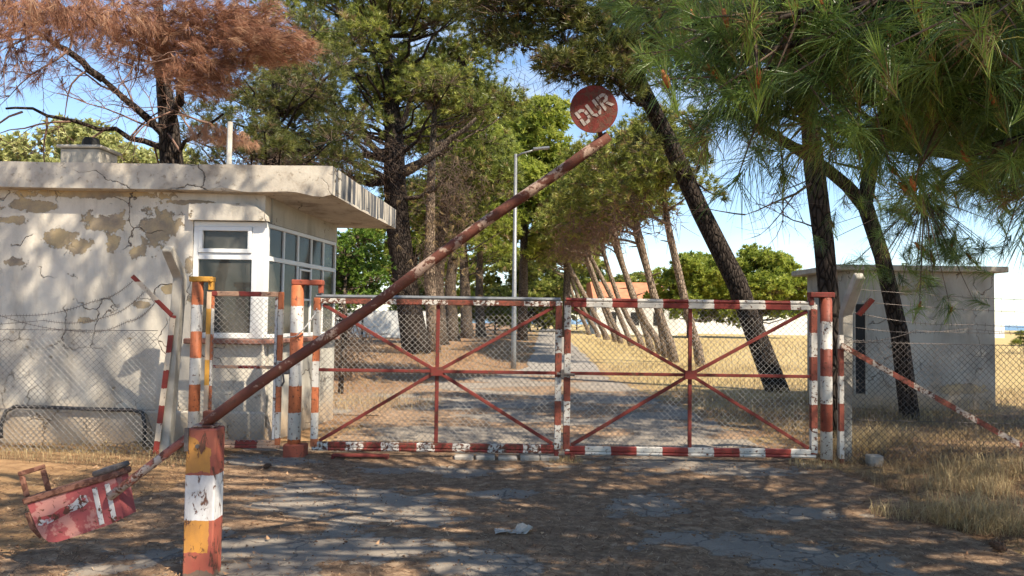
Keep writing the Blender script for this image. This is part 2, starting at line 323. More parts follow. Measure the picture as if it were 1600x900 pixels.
# ------------------------------------------------------------------ mesh helpers
WORLD0 = {}
def tag(o, label=None, cat=None, group=None, kind=None):
    if label: o['label'] = label
    if cat: o['category'] = cat
    if group: o['group'] = group
    if kind: o['kind'] = kind
    return o
def thing(name, loc, label, cat, group=None):
    o = bpy.data.objects.new(name, None); COL.objects.link(o); o.location = loc; o.empty_display_size = 0.2
    WORLD0[o.name] = Vector(loc)
    return tag(o, label, cat, group)
def link_mesh(name, me, mat, parent=None, smooth=False, origin=None):
    me.materials.append(M[mat])
    if smooth: me.polygons.foreach_set('use_smooth', [True] * len(me.polygons))
    o = bpy.data.objects.new(name, me); COL.objects.link(o)
    o.parent = parent
    return o
class MB:
    def __init__(s): s.v = []; s.f = []
    def hexa(s, c):
        b = len(s.v); s.v += [tuple(p) for p in c]
        s.f += [tuple(b + i for i in q) for q in ((0, 3, 2, 1), (4, 5, 6, 7), (0, 1, 5, 4), (1, 2, 6, 5), (2, 3, 7, 6), (3, 0, 4, 7))]
        return s
    def box(s, x0, x1, y0, y1, z0, z1, T=None):
        c = [(x0, y0, z0), (x1, y0, z0), (x1, y1, z0), (x0, y1, z0), (x0, y0, z1), (x1, y0, z1), (x1, y1, z1), (x0, y1, z1)]
        return s.hexa([T(p) for p in c] if T else c)
    def bbox(s, x0, x1, y0, y1, z0, z1, b=0.006, T=None):
        """box with chamfered edges"""
        base = len(s.v); c = Vector(((x0 + x1) / 2, (y0 + y1) / 2, (z0 + z1) / 2)); h = ((x1 - x0) / 2, (y1 - y0) / 2, (z1 - z0) / 2)
        b = min(b, min(h) * 0.6); idx = {}
        for sx in (-1, 1):
            for sy in (-1, 1):
                for sz in (-1, 1):
                    for a in range(3):
                        p = [sx * h[0], sy * h[1], sz * h[2]]
                        for k in range(3):
                            if k != a: p[k] -= (sx, sy, sz)[k] * b
                        q = (p[0] + c.x, p[1] + c.y, p[2] + c.z); q = T(q) if T else q
                        idx[(sx, sy, sz, a)] = len(s.v); s.v.append(tuple(q))
        def fix(q, n):
            P = [Vector(s.v[i]) for i in q]
            return q
        I = idx
        for a in range(3):
            u, w = (a + 1) % 3, (a + 2) % 3
            for sg in (-1, 1):
                def key(su, sw):
                    k = [0, 0, 0]; k[a] = sg; k[u] = su; k[w] = sw; return (*k, a)
                q = [I[key(-1, -1)], I[key(1, -1)], I[key(1, 1)], I[key(-1, 1)]]
                s.f.append(tuple(q if sg > 0 else q[::-1]))
            for su in (-1, 1):
                for sw in (-1, 1):   # edge along a
                    def k2(sa, ax):
                        k = [0, 0, 0]; k[a] = sa; k[u] = su; k[w] = sw; return (*k, ax)
                    q = [I[k2(-1, u)], I[k2(1, u)], I[k2(1, w)], I[k2(-1, w)]]
                    s.f.append(tuple(q if su * sw < 0 else q[::-1]))
        for sx in (-1, 1):
            for sy in (-1, 1):
                for sz in (-1, 1):
                    q = [I[(sx, sy, sz, 0)], I[(sx, sy, sz, 1)], I[(sx, sy, sz, 2)]]
                    s.f.append(tuple(q if sx * sy * sz > 0 else q[::-1]))
        return s
    def bar(s, p0, p1, w, h=None, up=(0, 1, 0), b=0.004):
        """box section bar from p0 to p1"""
        p0, p1 = Vector(p0), Vector(p1); d = p1 - p0; ln = d.length; d.normalize(); h = h or w
        u = Vector(up); a = d.cross(u)
        if a.length < 1e-4: a = d.cross(Vector((1, 0, 0)))
        a.normalize(); c = a.cross(d)
        T = lambda q: p0 + d * q[0] + a * q[1] + c * q[2]
        return s.bbox(0, ln, -w / 2, w / 2, -h / 2, h / 2, b, T)
    def tube(s, pts, rad, n=8, cap=True, rough=0.0):
        pts = [Vector(p) for p in pts]
        if not isinstance(rad, (list, tuple)): rad = [rad] * len(pts)
        b = len(s.v); prev = None
        for i, p in enumerate(pts):
            d = (pts[min(i + 1, len(pts) - 1)] - pts[max(i - 1, 0)]).normalized()
            if prev is None:
                a = d.cross(Vector((0.3, 1, 0.1))); a = a.normalized() if a.length > 1e-4 else Vector((1, 0, 0))
            else:
                a = (prev - d * prev.dot(d)).normalized()
            prev = a; c = d.cross(a)
            for k in range(n):
                th = 2 * math.pi * k / n; r = rad[i] * (1 + (random.uniform(-rough, rough) if rough else 0))
                s.v.append(tuple(p + a * (math.cos(th) * r) + c * (math.sin(th) * r)))
        for i in range(len(pts) - 1):
            for k in range(n):
                k2 = (k + 1) % n
                s.f.append((b + i * n + k, b + i * n + k2, b + (i + 1) * n + k2, b + (i + 1) * n + k))
        if cap:
            s.f.append(tuple(b + k for k in range(n))[::-1]); e = b + (len(pts) - 1) * n; s.f.append(tuple(e + k for k in range(n)))
        return s
    def prism(s, poly, T0, T1):
        """poly: 2D points, T0/T1 map a 2D point to the two faces"""
        b = len(s.v); n = len(poly)
        s.v += [tuple(T0(p)) for p in poly] + [tuple(T1(p)) for p in poly]
        s.f.append(tuple(range(b, b + n))[::-1]); s.f.append(tuple(range(b + n, b + 2 * n)))
        for i in range(n):
            j = (i + 1) % n; s.f.append((b + i, b + j, b + n + j, b + n + i))
        return s
    def build(s, name, mat, parent=None, smooth=False, loc=None):
        top = parent
        while top is not None and top.parent is not None: top = top.parent
        off = WORLD0.get(top.name, Vector((0, 0, 0))) if top is not None else Vector(loc or (0, 0, 0))
        me = bpy.data.meshes.new(name); me.from_pydata([(x - off.x, y - off.y, z - off.z) for x, y, z in s.v], [], s.f); me.update()
        o = link_mesh(name, me, mat, parent, smooth)
        if parent is None: o.location = off; WORLD0[o.name] = off
        return o
def np_mesh(name, V, F, mat, parent=None, tint=None, smooth=False, off=None):
    V = np.asarray(V, dtype=np.float32).reshape(-1, 3); F = np.asarray(F, dtype=np.int32).reshape(-1, 3)
    if off is not None: V = V - np.array(off, dtype=np.float32)
    me = bpy.data.meshes.new(name)
    me.vertices.add(len(V)); me.vertices.foreach_set('co', V.ravel())
    me.loops.add(F.size); me.loops.foreach_set('vertex_index', F.ravel())
    me.polygons.add(len(F)); me.polygons.foreach_set('loop_start', np.arange(0, F.size, 3, dtype=np.int32))
    if tint is not None:
        a = me.attributes.new('tint', 'FLOAT', 'POINT'); a.data.foreach_set('value', np.asarray(tint, dtype=np.float32).ravel())
    me.update(calc_edges=True); me.validate()
    return link_mesh(name, me, mat, parent, smooth)

def unit(a): return a / np.maximum(np.linalg.norm(a, axis=-1, keepdims=True), 1e-9)
def rand_dirs(n): return unit(RNG.normal(size=(n, 3)))
def vnoise(x, y, seed=0):
    x = np.asarray(x, float); y = np.asarray(y, float); xi = np.floor(x).astype(int); yi = np.floor(y).astype(int); fx = x - xi; fy = y - yi
    def h(a, b):
        n = (a * 374761393 + b * 668265263 + seed * 974711) & 0x7fffffff; n = ((n ^ (n >> 13)) * 1274126177) & 0x7fffffff
        return (n & 0xffff) / 65535.0
    u = fx * fx * (3 - 2 * fx); v = fy * fy * (3 - 2 * fy)
    return (h(xi, yi) * (1 - u) + h(xi + 1, yi) * u) * (1 - v) + (h(xi, yi + 1) * (1 - u) + h(xi + 1, yi + 1) * u) * v
def fbm(x, y, seed=0, o=4):
    s = 0; a = 0.5
    for k in range(o): s = s + a * vnoise(x * 2 ** k, y * 2 ** k, seed + k); a *= 0.5
    return s / (1 - 0.5 ** o)

def tufts(P, A, K, Ln, wid, spread, droop=0.0, seg=1, tint=None, tjit=0.12, shoot=0.0):
    """needle brushes: P tuft points, A axes, K needles each; returns verts, tris, tint"""
    N = len(P); P = np.repeat(P, K, 0); A = np.repeat(unit(A), K, 0)
    th = np.sqrt(RNG.random(N * K)) * spread; rd = rand_dirs(N * K); perp = unit(rd - A * (rd * A).sum(1, keepdims=True))
    d = A * np.cos(th)[:, None] + perp * np.sin(th)[:, None]
    ln = (np.repeat(Ln if np.ndim(Ln) else np.full(N, Ln), K) * RNG.uniform(0.65, 1.1, N * K))[:, None]
    w = unit(np.cross(d, rand_dirs(N * K))) * wid * 0.5
    b0 = P - A * (RNG.random((N * K, 1)) * shoot)
    g = np.array([0, 0, -1.0])
    ti = (np.repeat(tint if tint is not None else RNG.random(N), K) + RNG.uniform(-tjit, tjit, N * K)).clip(0, 1)
    if seg == 1:
        tip = b0 + d * ln + g * droop * ln
        V = np.stack([b0 - w, b0 + w, tip], 1).reshape(-1, 3); F = np.arange(len(V)).reshape(-1, 3); T = np.repeat(ti, 3)
    else:
        m = b0 + d * ln * 0.55 + g * droop * ln * 0.18; tip = b0 + d * ln + g * droop * ln * 0.75
        V = np.stack([b0 - w, b0 + w, m + w * 0.9, m - w * 0.9, tip], 1).reshape(-1, 3)
        q = np.arange(N * K)[:, None] * 5
        F = np.concatenate([q + np.array([0, 1, 2]), q + np.array([0, 2, 3]), q + np.array([3, 2, 4])], 1).reshape(-1, 3); T = np.repeat(ti, 5)
    return V, F, T
def sticks(P0, P1, r):
    """thin three-sided tapering twigs"""
    P0 = np.asarray(P0); P1 = np.asarray(P1); d = unit(P1 - P0); a = unit(np.cross(d, rand_dirs(len(P0)))); b = np.cross(d, a)
    r = np.broadcast_to(np.asarray(r, float), (len(P0),))[:, None]
    V = np.stack([P0 + a * r, P0 + (-0.5 * a + 0.866 * b) * r, P0 + (-0.5 * a - 0.866 * b) * r,
                  P1 + a * r * .45, P1 + (-0.5 * a + 0.866 * b) * r * .45, P1 + (-0.5 * a - 0.866 * b) * r * .45], 1).reshape(-1, 3)
    q = np.arange(len(P0))[:, None] * 6
    F = np.concatenate([q + np.array(t_) for t_ in ((0, 1, 4), (0, 4, 3), (1, 2, 5), (1, 5, 4), (2, 0, 3), (2, 3, 5))], 1).reshape(-1, 3)
    return V, F
class Bag:
    def __init__(s): s.V = []; s.F = []; s.T = []; s.n = 0
    def add(s, V, F, T=None):
        s.V.append(V); s.F.append(F + s.n); s.n += len(V); s.T.append(T if T is not None else np.full(len(V), 0.5))
    def build(s, name, mat, parent=None, off=None):
        return np_mesh(name, np.concatenate(s.V), np.concatenate(s.F), mat, parent, np.concatenate(s.T), off=off)

def curve_pts(a, b, sag=0.0, n=6, wob=0.0):
    a, b = Vector(a), Vector(b); out = []
    for i in range(n + 1):
        u = i / n; p = a.lerp(b, u); p.z += sag * math.sin(math.pi * u)
        if 0 < i < n and wob: p += Vector((random.uniform(-wob, wob), random.uniform(-wob, wob), random.uniform(-wob, wob)))
        out.append(p)
    return out
def bare_branch(mb, p, d, ln, r, level, bag, drop=0.0):
    """crooked branch with side branches; the finest go to bag as sticks"""
    n = 6; pts = [Vector(p)]; d = Vector(d).normalized()
    for i in range(n):
        d = (d + Vector((random.gauss(0, .16), random.gauss(0, .16), random.gauss(0, .14) - drop))).normalized(); pts.append(pts[-1] + d * (ln / n))
    mb.tube(pts, [max(0.003, r * (1 - 0.8 * i / n)) for i in range(n + 1)], 5 if level > 1 else 4, cap=False)
    for k in range(5 if level > 1 else 7):
        i = random.randint(2, n) if level > 1 else random.randint(1, n); q = pts[i]; ax = (pts[i] - pts[i - 1]).normalized()
        s = Vector((random.gauss(0, 1), random.gauss(0, 1), random.gauss(0, .8))); s = (s - ax * s.dot(ax)).normalized(); dd = (ax * random.uniform(.5, 1) + s * random.uniform(.5, 1.0)).normalized()
        if level > 1: bare_branch(mb, q, dd, ln * random.uniform(.35, .6), r * .45, level - 1, bag, drop)
        else:
            e = q + dd * ln * random.uniform(.25, .6); m_ = q.lerp(e, .5) + Vector((random.gauss(0, .03), random.gauss(0, .03), random.gauss(0, .03))) * ln
            bag.append((q, m_, max(0.0035, r * .35))); bag.append((m_, e, max(0.003, r * .25)))

def shell_clumps(c, r, n, rc, zcut=-0.5, nt=40):
    out = []
    while len(out) < n:
        d = RNG.normal(size=3); d /= np.linalg.norm(d)
        if d[2] < zcut: continue
        k = RNG.random() ** 0.45
        p = np.array(c) + d * np.array(r) * k; out.append((p[0], p[1], p[2], rc * RNG.uniform(.75, 1.25), nt))
    return out
def pine(name, label, trunk, clumps, limb_from=0.45, K=26, Ln=0.17, wid=0.012, mat='needles_mid', barkm='bark_grey', group=None, cat='tree',
         spread=1.25, droop=0.12, flat=0.72, tint=(0.15, 0.85), dead=0.05, limb_r=0.07, limbs=True, seg=1, up=0.45, n_side=9, hang=0.0):
    """trunk [(x,y,z,r)..], clumps [(x,y,z,radius,tufts)..]"""
    base = Vector(trunk[0][:3])
    root = thing(name, base, label, cat, group)
    mb = MB(); mb.tube([q[:3] for q in trunk], [q[3] for q in trunk], n_side, rough=0.06)
    T = [Vector(q[:3]) for q in trunk]; n = len(T); tw = Bag(); cr = Bag()
    for (cx, cy, cz, cr_, nt) in clumps:
        c = Vector((cx, cy, cz))
        if limbs:
            best = None
            for i in range(1, n):
                for u in (0.0, 0.25, 0.5, 0.75, 1.0):
                    q = T[i - 1].lerp(T[i], u)
                    if q.z < T[0].z + limb_from * (T[-1].z - T[0].z): continue
                    cost = (q - c).length + abs(c.z - q.z - 0.55 * Vector((c.x - q.x, c.y - q.y)).length) * .8
                    if best is None or cost < best[0]: best = (cost, q)
            q = best[1]; d = (c - q).length
            pts = curve_pts(q, c, -0.06 * d, 5, 0.05 * d); r0 = min(limb_r, 0.025 + 0.014 * d)
            mb.tube(pts, [r0 * (1 - .75 * i / 5) for i in range(6)], 5, cap=False)
        dirs = rand_dirs(nt); dirs[:, 2] = np.where(dirs[:, 2] < -0.35, -dirs[:, 2], dirs[:, 2])
        rad = cr_ * RNG.uniform(.35, 1.0, nt) ** .6
        P = np.array([cx, cy, cz]) + dirs * rad[:, None] * np.array([1, 1, flat]); A = unit(dirs + np.array([0, 0, up - hang]))
        # lighter shoots stand outward and up
        ti = (tint[0] + (tint[1] - tint[0]) * RNG.random(nt)).clip(0, .9); ti = np.where(RNG.random(nt) < dead, 1.0, ti)
        V, F, Tn = tufts(P, A, K, Ln, wid, spread, droop, seg, ti, 0.1, Ln * .5); cr.add(V, F, Tn)
        P0 = np.array([cx, cy, cz]) + (P - np.array([cx, cy, cz])) * 0.15; hv = RNG.random(nt) < .45; V, F = sticks(P0[hv], P[hv], 0.006 + 0.003 * cr_); tw.add(V, F)
    for k in range(7):
        i = random.randint(1, n - 1); q = T[i - 1].lerp(T[i], random.random())
        if q.z < T[0].z + 2.4: continue
        a_ = random.uniform(0, 6.28); rr = trunk[i][3]; e = q + Vector((math.cos(a_), math.sin(a_), random.uniform(-.1, .5))) * (rr + random.uniform(.1, .55)); mb.tube([q, q.lerp(e, .6), e], [rr * .28, rr * .2, rr * .1], 5)
    mb.build('trunk', barkm, root, True)
    cr.build('crown', mat, root, base); tag(tw.build('twigs', 'twig_brown', root, base), kind='stuff')
    return root
def copy_tree(o, loc, rz=0, s=1.0, label=None):
    c = o.copy(); COL.objects.link(c); c.location = loc; c.rotation_euler = (0, 0, rz); c.scale = (s, s, s)
    if label: c['label'] = label
    for ch in o.children:
        d = ch.copy(); COL.objects.link(d); d.parent = c
    return c

# ================================================================== THE SETTING
def smooth(e0, e1, v):
    u = np.clip((np.asarray(v, float) - e0) / (e1 - e0), 0, 1); return u * u * (3 - 2 * u)
def drive_edges(y):
    """left and right edge of the drive at distance y"""
    y = np.asarray(y, float)
    l = np.where(y < 9.5, -3.3, np.where(y < 12.2, -2.35, np.where(y < 15.5, -3.5, np.where(y < 24, -3.5 + (y - 15.5) * 0.475, 0.54 + (y - 24) * 0.042))))
    r = np.where(y < 9.5, 3.75, np.where(y < 22, 3.5 - (y - 9.5) * 0.06, 2.75 + (y - 22) * 0.046))
    return l, r
def height(x, y):
    x = np.asarray(x, float); y = np.asarray(y, float); l, r = drive_edges(y)
    out = np.maximum(l - x, x - r); k = smooth(0.3, 2.2, out)
    b = 0.10 * fbm(x * .8, y * .8, 3) - 0.03
    b = b + 0.22 * smooth(11, 16, y) * smooth(0.5, 3, l - x) * smooth(70, 40, y) + 0.12 * smooth(0.6, 2, x - r) * smooth(3, 6, y) * smooth(11, 8.6, y)
    near_house = smooth(8.4, 8.9, y) * smooth(13, 12, y) * smooth(-2.6, -3.2, x)
    return k * b * (1 - .7 * near_house) * smooth(140, 90, y)
def hz(x, y): return float(height(np.array([x]), np.array([y]))[0])

xs = np.concatenate([[-900, -400, -180, -90, -50], np.arange(-30, -8, 1.5), np.arange(-8, 10, .22), np.arange(10, 32, 1.5), [45, 80, 160, 400, 900]])
ys = np.concatenate([[-300, -80, -30, -10, -4], np.arange(-1, 14, .22), np.arange(14, 34, .5), np.arange(34, 90, 4), [100, 130, 170, 220]])
gx, gy = np.meshgrid(xs, ys); gz = height(gx, gy); nx, ny = len(xs), len(ys)
V = np.stack([gx, gy, gz], -1).reshape(-1, 3)
ii = (np.arange(ny - 1)[:, None] * nx + np.arange(nx - 1)[None]).ravel()
F = np.concatenate([np.stack([ii, ii + 1, ii + nx + 1], 1), np.stack([ii, ii + nx + 1, ii + nx], 1)])
t = NT('ground_soil'); x, y, z = t.sep()
n1 = t.noise(0.9, 6, 0.6); n2 = t.noise(7, 7, 0.7); n3 = t.noise(45, 4, 0.7)
litterc = t.ramp(n2, [(0.3, (0.11, 0.066, 0.042)), (0.5, (0.25, 0.150, 0.086)), (0.7, (0.42, 0.265, 0.155))])
strawc = t.ramp(t.noise(5, 7, 0.7), [(0.3, (0.30, 0.21, 0.10)), (0.5, (0.46, 0.34, 0.15)), (0.7, (0.56, 0.43, 0.20))])
sandc = t.ramp(n2, [(0.3, (0.25, 0.14, 0.07)), (0.6, (0.43, 0.26, 0.13)), (0.75, (0.52, 0.36, 0.19))])
field = t.math('MULTIPLY', t.ramp(t.math('ADD', y, t.math('MULTIPLY', n1, 8.0)), [(0.0, 0.0), (1.0, 1.0)]), 1.0)
mr = t.n('ShaderNodeMapRange'); t.set(mr.inputs['Value'], t.math('ADD', y, t.math('MULTIPLY', n1, 7.0))); mr.inputs['From Min'].default_value = 17; mr.inputs['From Max'].default_value = 23
mr2 = t.n('ShaderNodeMapRange'); t.set(mr2.inputs['Value'], t.math('ADD', x, t.math('MULTIPLY', n1, 2.5))); mr2.inputs['From Min'].default_value = 3.2; mr2.inputs['From Max'].default_value = 5.2
isfield = t.math('MULTIPLY', mr.outputs[0], mr2.outputs[0])
inbank = t.math('MULTIPLY', t.math('LESS_THAN', t.math('ADD', x, t.math('MULTIPLY', n1, 3.0)), 2.6), t.math('GREATER_THAN', y, 11.0))
isleft = t.math('MULTIPLY', t.math('LESS_THAN', t.math('ADD', x, t.math('MULTIPLY', n1, 1.6)), -1.6), t.math('LESS_THAN', y, 11.0))
mixn = t.ramp(n1, [(0.45, 0.0), (0.6, 1.0)])
col = t.mix(t.math('MULTIPLY', mixn, 0.45), litterc, strawc); col = t.mix(t.math('MULTIPLY', inbank, 0.75), col, t.mix(t.ramp(n2, [(0.4, 0.0), (0.7, 1.0)]), litterc, (0.30, 0.17, 0.095))); col = t.mix(t.math('MULTIPLY', isleft, 0.75), col, sandc); col = t.mix(isfield, col, strawc)
col = t.mix(t.math('MULTIPLY', t.ramp(n3, [(0.5, 0.0), (0.7, 1.0)]), 0.35), col, (0.42, 0.30, 0.18))
M['ground_soil'] = t.bsdf(col, 0.95, t.bump(t.math('ADD', n2, t.math('MULTIPLY', n3, .6)), 0.9, 0.05), spec=0.1)
tag(np_mesh('ground', V, F, 'ground_soil'), kind='structure')

# worn asphalt drive, half buried in needles
ASPH = [(-1.24, 6.56, .75, .55), (-1.74, 7.01, .45, .3), (1.3, 6.59, .38, .42), (1.45, 5.49, .5, .3), (-1.5, 5.1, 1.1, .5), (-0.14, 4.95, .45, .34),
        (2.14, 5.16, .6, .45), (1.98, 8.35, 1.45, .5), (-0.78, 7.95, .7, .28), (0.03, 6.99, .4, .22), (2.3, 6.42, .5, .3), (-.81, 6.26, .45, .4), (-2.6, 8.3, .8, .25), (-1.2, 4.2, 1.4, .5), (2.0, 3.9, 1.5, .6)]
def litter_cover(x, y):
    """1 = needles lie thick, 0 = bare asphalt"""
    x = np.asarray(x, float); y = np.asarray(y, float); d = np.full(x.shape, 9.0)
    for cx, cy, rx, ry in ASPH: d = np.minimum(d, np.hypot((x - cx) / rx, (y - cy) / ry))
    v = d + 1.9 * (fbm(x * 2.4, y * 3.2, 21, 6) - .5) + 1.5 * (fbm(x * 7, y * 9, 5, 4) - .5)
    behind = fbm(x * .9, y * 1.5, 33, 5) * 2.2 - .28 + .2 * smooth(-.5, -3.0, x)
    v = np.where(y > 8.9, behind * 1.0, v)
    return smooth(.55, 1.25, v)
st = 0.05
yy = np.concatenate([np.arange(1.0, 13, st), np.arange(13, 22.8, .15)]); xx = np.arange(-3.9, 4.2, st)
gx, gy = np.meshgrid(xx, yy); l, r = drive_edges(gy); wob = .5 * (fbm(gy * 1.3, gx * 0 + 2, 8) - .5)
ins = (gx > l + wob + .15) & (gx < r + wob - .15)
gz = 0.008 + 0.012 * (fbm(gx * 3, gy * 3, 4) - .5) + 0.006 * litter_cover(gx, gy)
V = np.stack([gx, gy, gz], -1).reshape(-1, 3); nx, ny = len(xx), len(yy)
cell = ins[:-1, :-1] & ins[1:, :-1] & ins[:-1, 1:] & ins[1:, 1:]
ii = (np.arange(ny - 1)[:, None] * nx + np.arange(nx - 1)[None])[cell]
F = np.concatenate([np.stack([ii, ii + 1, ii + nx + 1], 1), np.stack([ii, ii + nx + 1, ii + nx], 1)])
cov = litter_cover(gx, gy).ravel(); used = np.unique(F); remap = np.zeros(len(V), int); remap[used] = np.arange(len(used))
t = NT('asphalt_with_needles'); n2 = t.noise(9, 7, 0.7); n3 = t.noise(60, 4, 0.7)
asph = t.ramp(t.noise(3, 6, 0.65), [(0.3, (0.16, 0.125, 0.09)), (0.6, (0.27, 0.215, 0.158)), (0.8, (0.38, 0.295, 0.20))])
ck = t.n('ShaderNodeVectorMath', operation='ADD'); t.set(ck.inputs[0], t.pos()); nk = t.n('ShaderNodeTexNoise'); t.set(nk.inputs['Vector'], t.pos()); nk.inputs['Scale'].default_value = 4; nk.inputs['Detail'].default_value = 6; sk = t.n('ShaderNodeVectorMath', operation='SCALE'); t.set(sk.inputs[0], nk.outputs['Color']); sk.inputs['Scale'].default_value = 0.5; t.set(ck.inputs[1], sk.outputs[0])
ckm = t.ramp(t.vor(1.7, 'DISTANCE_TO_EDGE', ck.outputs[0]), [(0.008, 1.0), (0.03, 0.0)])
asph = t.mix(ckm, asph, (0.05, 0.035, 0.025))
asph = t.mix(t.ramp(t.vor(120), [(0.1, 0.0), (0.5, 0.35)]), asph, (0.33, 0.31, 0.28))
lit = t.ramp(n2, [(0.3, (0.10, 0.064, 0.043)), (0.5, (0.255, 0.165, 0.10)), (0.70, (0.46, 0.32, 0.205))])
lit = t.mix(t.math('MULTIPLY', t.ramp(n3, [(0.5, 0.0), (0.7, 1.0)]), 0.4), lit, (0.34, 0.24, 0.15))
k = t.ramp(t.math('ADD', t.attr('tint'), t.math('MULTIPLY', t.math('ADD', t.math('SUBTRACT', n3, 0.5), t.math('MULTIPLY', t.math('SUBTRACT', t.noise(22, 5, 0.7), 0.5), 1.5)), 1.1)), [(0.40, 0.0), (0.60, 1.0)])
M['asphalt_with_needles'] = t.bsdf(t.mix(k, asph, lit), 0.92, t.bump(t.math('ADD', t.math('MULTIPLY', k, n2), t.math('MULTIPLY', n3, .6)), 0.8, 0.02), spec=0.2)
tag(np_mesh('driveway', V[used], remap[F], 'asphalt_with_needles', tint=cov[used]), kind='structure')
# pale path down the avenue
plain('path_concrete', (0.27, 0.24, 0.205), 0.9, 0.25, 2.0, 0.4)
yy = np.arange(21.8, 120, 1.5); V = []; F = []
for i, y_ in enumerate(yy):
    l, r = drive_edges(np.array([y_])); l = l[0] + random.uniform(-.1, .1); r = r[0] + random.uniform(-.1, .1)
    V += [(l, y_, .012), (r, y_, .012)]
    if i: b = 2 * i; F += [(b - 2, b - 1, b + 1), (b - 2, b + 1, b)]
tag(np_mesh('path', V, F, 'path_concrete'), kind='structure')
# sea beyond the field
t = NT('sea_water'); M['sea_water'] = t.bsdf((0.03, 0.10, 0.19), 0.25, t.bump(t.noise(0.05, 5), 0.4, 1.0), spec=0.4)
tag(MB().box(-9000, 9000, 218, 15000, -4, -2.2).build('sea', 'sea_water'), kind='structure')

# ================================================================== GUARDHOUSE
gh = thing('guardhouse', (-5.4, 10.5, 0), 'low guardhouse with peeling white plaster, flat concrete roof and corner window', 'building')
XW, YW = -3.05, 9.25
w = MB(); w.box(-8.6, -3.93, YW, YW + .22, -.2, 3.2); w.box(-3.93, XW, YW, YW + .22, -.2, 1.30); w.box(-3.93, XW, YW, YW + .22, 2.76, 3.2)
w.build('front_wall', 'plaster_front', gh)
SD = Vector((0.31, 2.5, 0)).normalized(); SN = Vector((SD.y, -SD.x, 0))     # the bay's side runs back from the corner
def TS(p): return Vector((XW, YW, 0)) + SD * p[0] + SN * p[1] + Vector((0, 0, p[2]))
MB().box(.222, 2.52, -.2, -.003, -.2, 1.30, TS).build('side_wall', 'plaster_side', gh); MB().box(.222, 2.52, -.2, -.003, 2.74, 3.2, TS).build('side_band', 'plaster_side', gh)
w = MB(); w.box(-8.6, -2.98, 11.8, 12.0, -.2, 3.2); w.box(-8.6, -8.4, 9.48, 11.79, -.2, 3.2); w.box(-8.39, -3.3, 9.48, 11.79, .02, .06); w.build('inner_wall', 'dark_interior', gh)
w = MB(); w.bbox(-8.6, -2.98, YW - .07, YW - .004, -.2, .42, .02); w.build('plinth', 'plaster_front', gh)
# roof slab with chipped lower edge
top, bot = [], []
def edge(a, b, n): return [(a[0] + (b[0] - a[0]) * i / n, a[1] + (b[1] - a[1]) * i / n) for i in range(n)]
ring = edge((-8.8, 9.08), (-2.19, 9.08), 60) + edge((-2.19, 9.08), (-1.86, 11.95), 26) + edge((-1.86, 11.95), (-8.8, 12.2), 4) + edge((-8.8, 12.2), (-8.8, 9.08), 4)
def ztop(q): return 3.41 - 0.04 * (q[1] - 9.08) + 0.004 * math.sin(q[0] * 7)
def zbot(q):
    d = 0.05 * max(0, (q[0] + 3.6)) * -1 if q[1] < 9.2 else -0.06
    return 3.10 + max(d, -.07) + 0.02 * (float(fbm(q[0] * 6, q[1] * 6, 2, 4)) - .5) + (0.035 if float(fbm(q[0] * 2.5, q[1] * 2.5, 9, 3)) > .62 else 0) - 0.04 * (q[1] - 9.08) / 2.8
w = MB(); w.prism(ring, lambda q: (q[0], q[1], zbot(q)), lambda q: (q[0], q[1], ztop(q)))
roof = w.build('roof', 'fascia_front', gh)
roof.data.materials.append(M['fascia_side'])
for p in roof.data.polygons:
    if p.normal.x > .8: p.material_index = 1
w = MB(); w.bbox(-6.6, -6.02, 10.9, 11.4, 3.2, 3.98, .015); ch = w.build('chimney', 'concrete', roof)
w = MB(); w.bbox(-6.64, -5.98, 10.86, 11.44, 3.985, 4.03, .012); w.build('chimney_cap', 'concrete', roof)
w = MB(); w.tube([(-6.3, 11.15, 4.03), (-6.3, 11.15, 4.15), (-6.3, 11.15, 4.19)], [.13, .12, .09], 8, rough=.1); w.build('chimney_pot', 'soot_and_unlit_black', roof)
w = MB(); w.tube([(-3.76, 9.9, 3.3), (-3.76, 9.9, 4.14)], .035, 8); w.build('vent_pipe', 'pale_concrete', roof)
# lintel over the front window, its corner broken away
w = MB(); w.prism([(-3.96, 2.745), (-3.06, 2.745), (-2.99, 2.74), (-3.0, 2.80), (-3.06, 2.86), (-3.16, 2.93), (-3.3, 2.955), (-3.6, 2.95), (-3.96, 2.965)],
                  lambda q: (q[0], YW - .075, q[1]), lambda q: (q[0], YW - .004, q[1])); w.build('lintel', 'plaster_front', gh)
w = MB(); w.bbox(-3.97, -2.99, YW - .10, YW - .004, 1.235, 1.30, .012); w.build('sill', 'red_brick', gh)
w = MB(); w.bbox(.05, 2.5, .004, .09, 1.235, 1.295, .012, TS); w.build('sill', 'red_brick', gh)
# front window
def ring_frame(mb, u0, u1, z0, z1, wd, n0, n1, T):
    mb.bbox(u0, u1, n0, n1, z1 - wd, z1, .004, T); mb.bbox(u0, u1, n0, n1, z0, z0 + wd, .004, T)
    mb.bbox(u0, u0 + wd, n0, n1, z0 + wd, z1 - wd, .004, T); mb.bbox(u1 - wd, u1, n0, n1, z0 + wd, z1 - wd, .004, T)
TF = lambda p: Vector((p[0], YW + .04 - p[1], p[2]))
w = MB(); ring_frame(w, -3.925, -3.055, 1.305, 2.74, .065, -.03, .03, TF); w.bbox(-3.86, -3.20, -.028, .028, 2.27, 2.35, .004, TF); w.bbox(-3.205, -3.12, -.028, .028, 1.37, 2.675, .004, TF)
win = w.build('window', 'white_plastic', gh)
w = MB(); ring_frame(w, -3.86, -3.207, 2.352, 2.674, .05, -.01, .045, TF); w.build('sash', 'white_plastic', win)
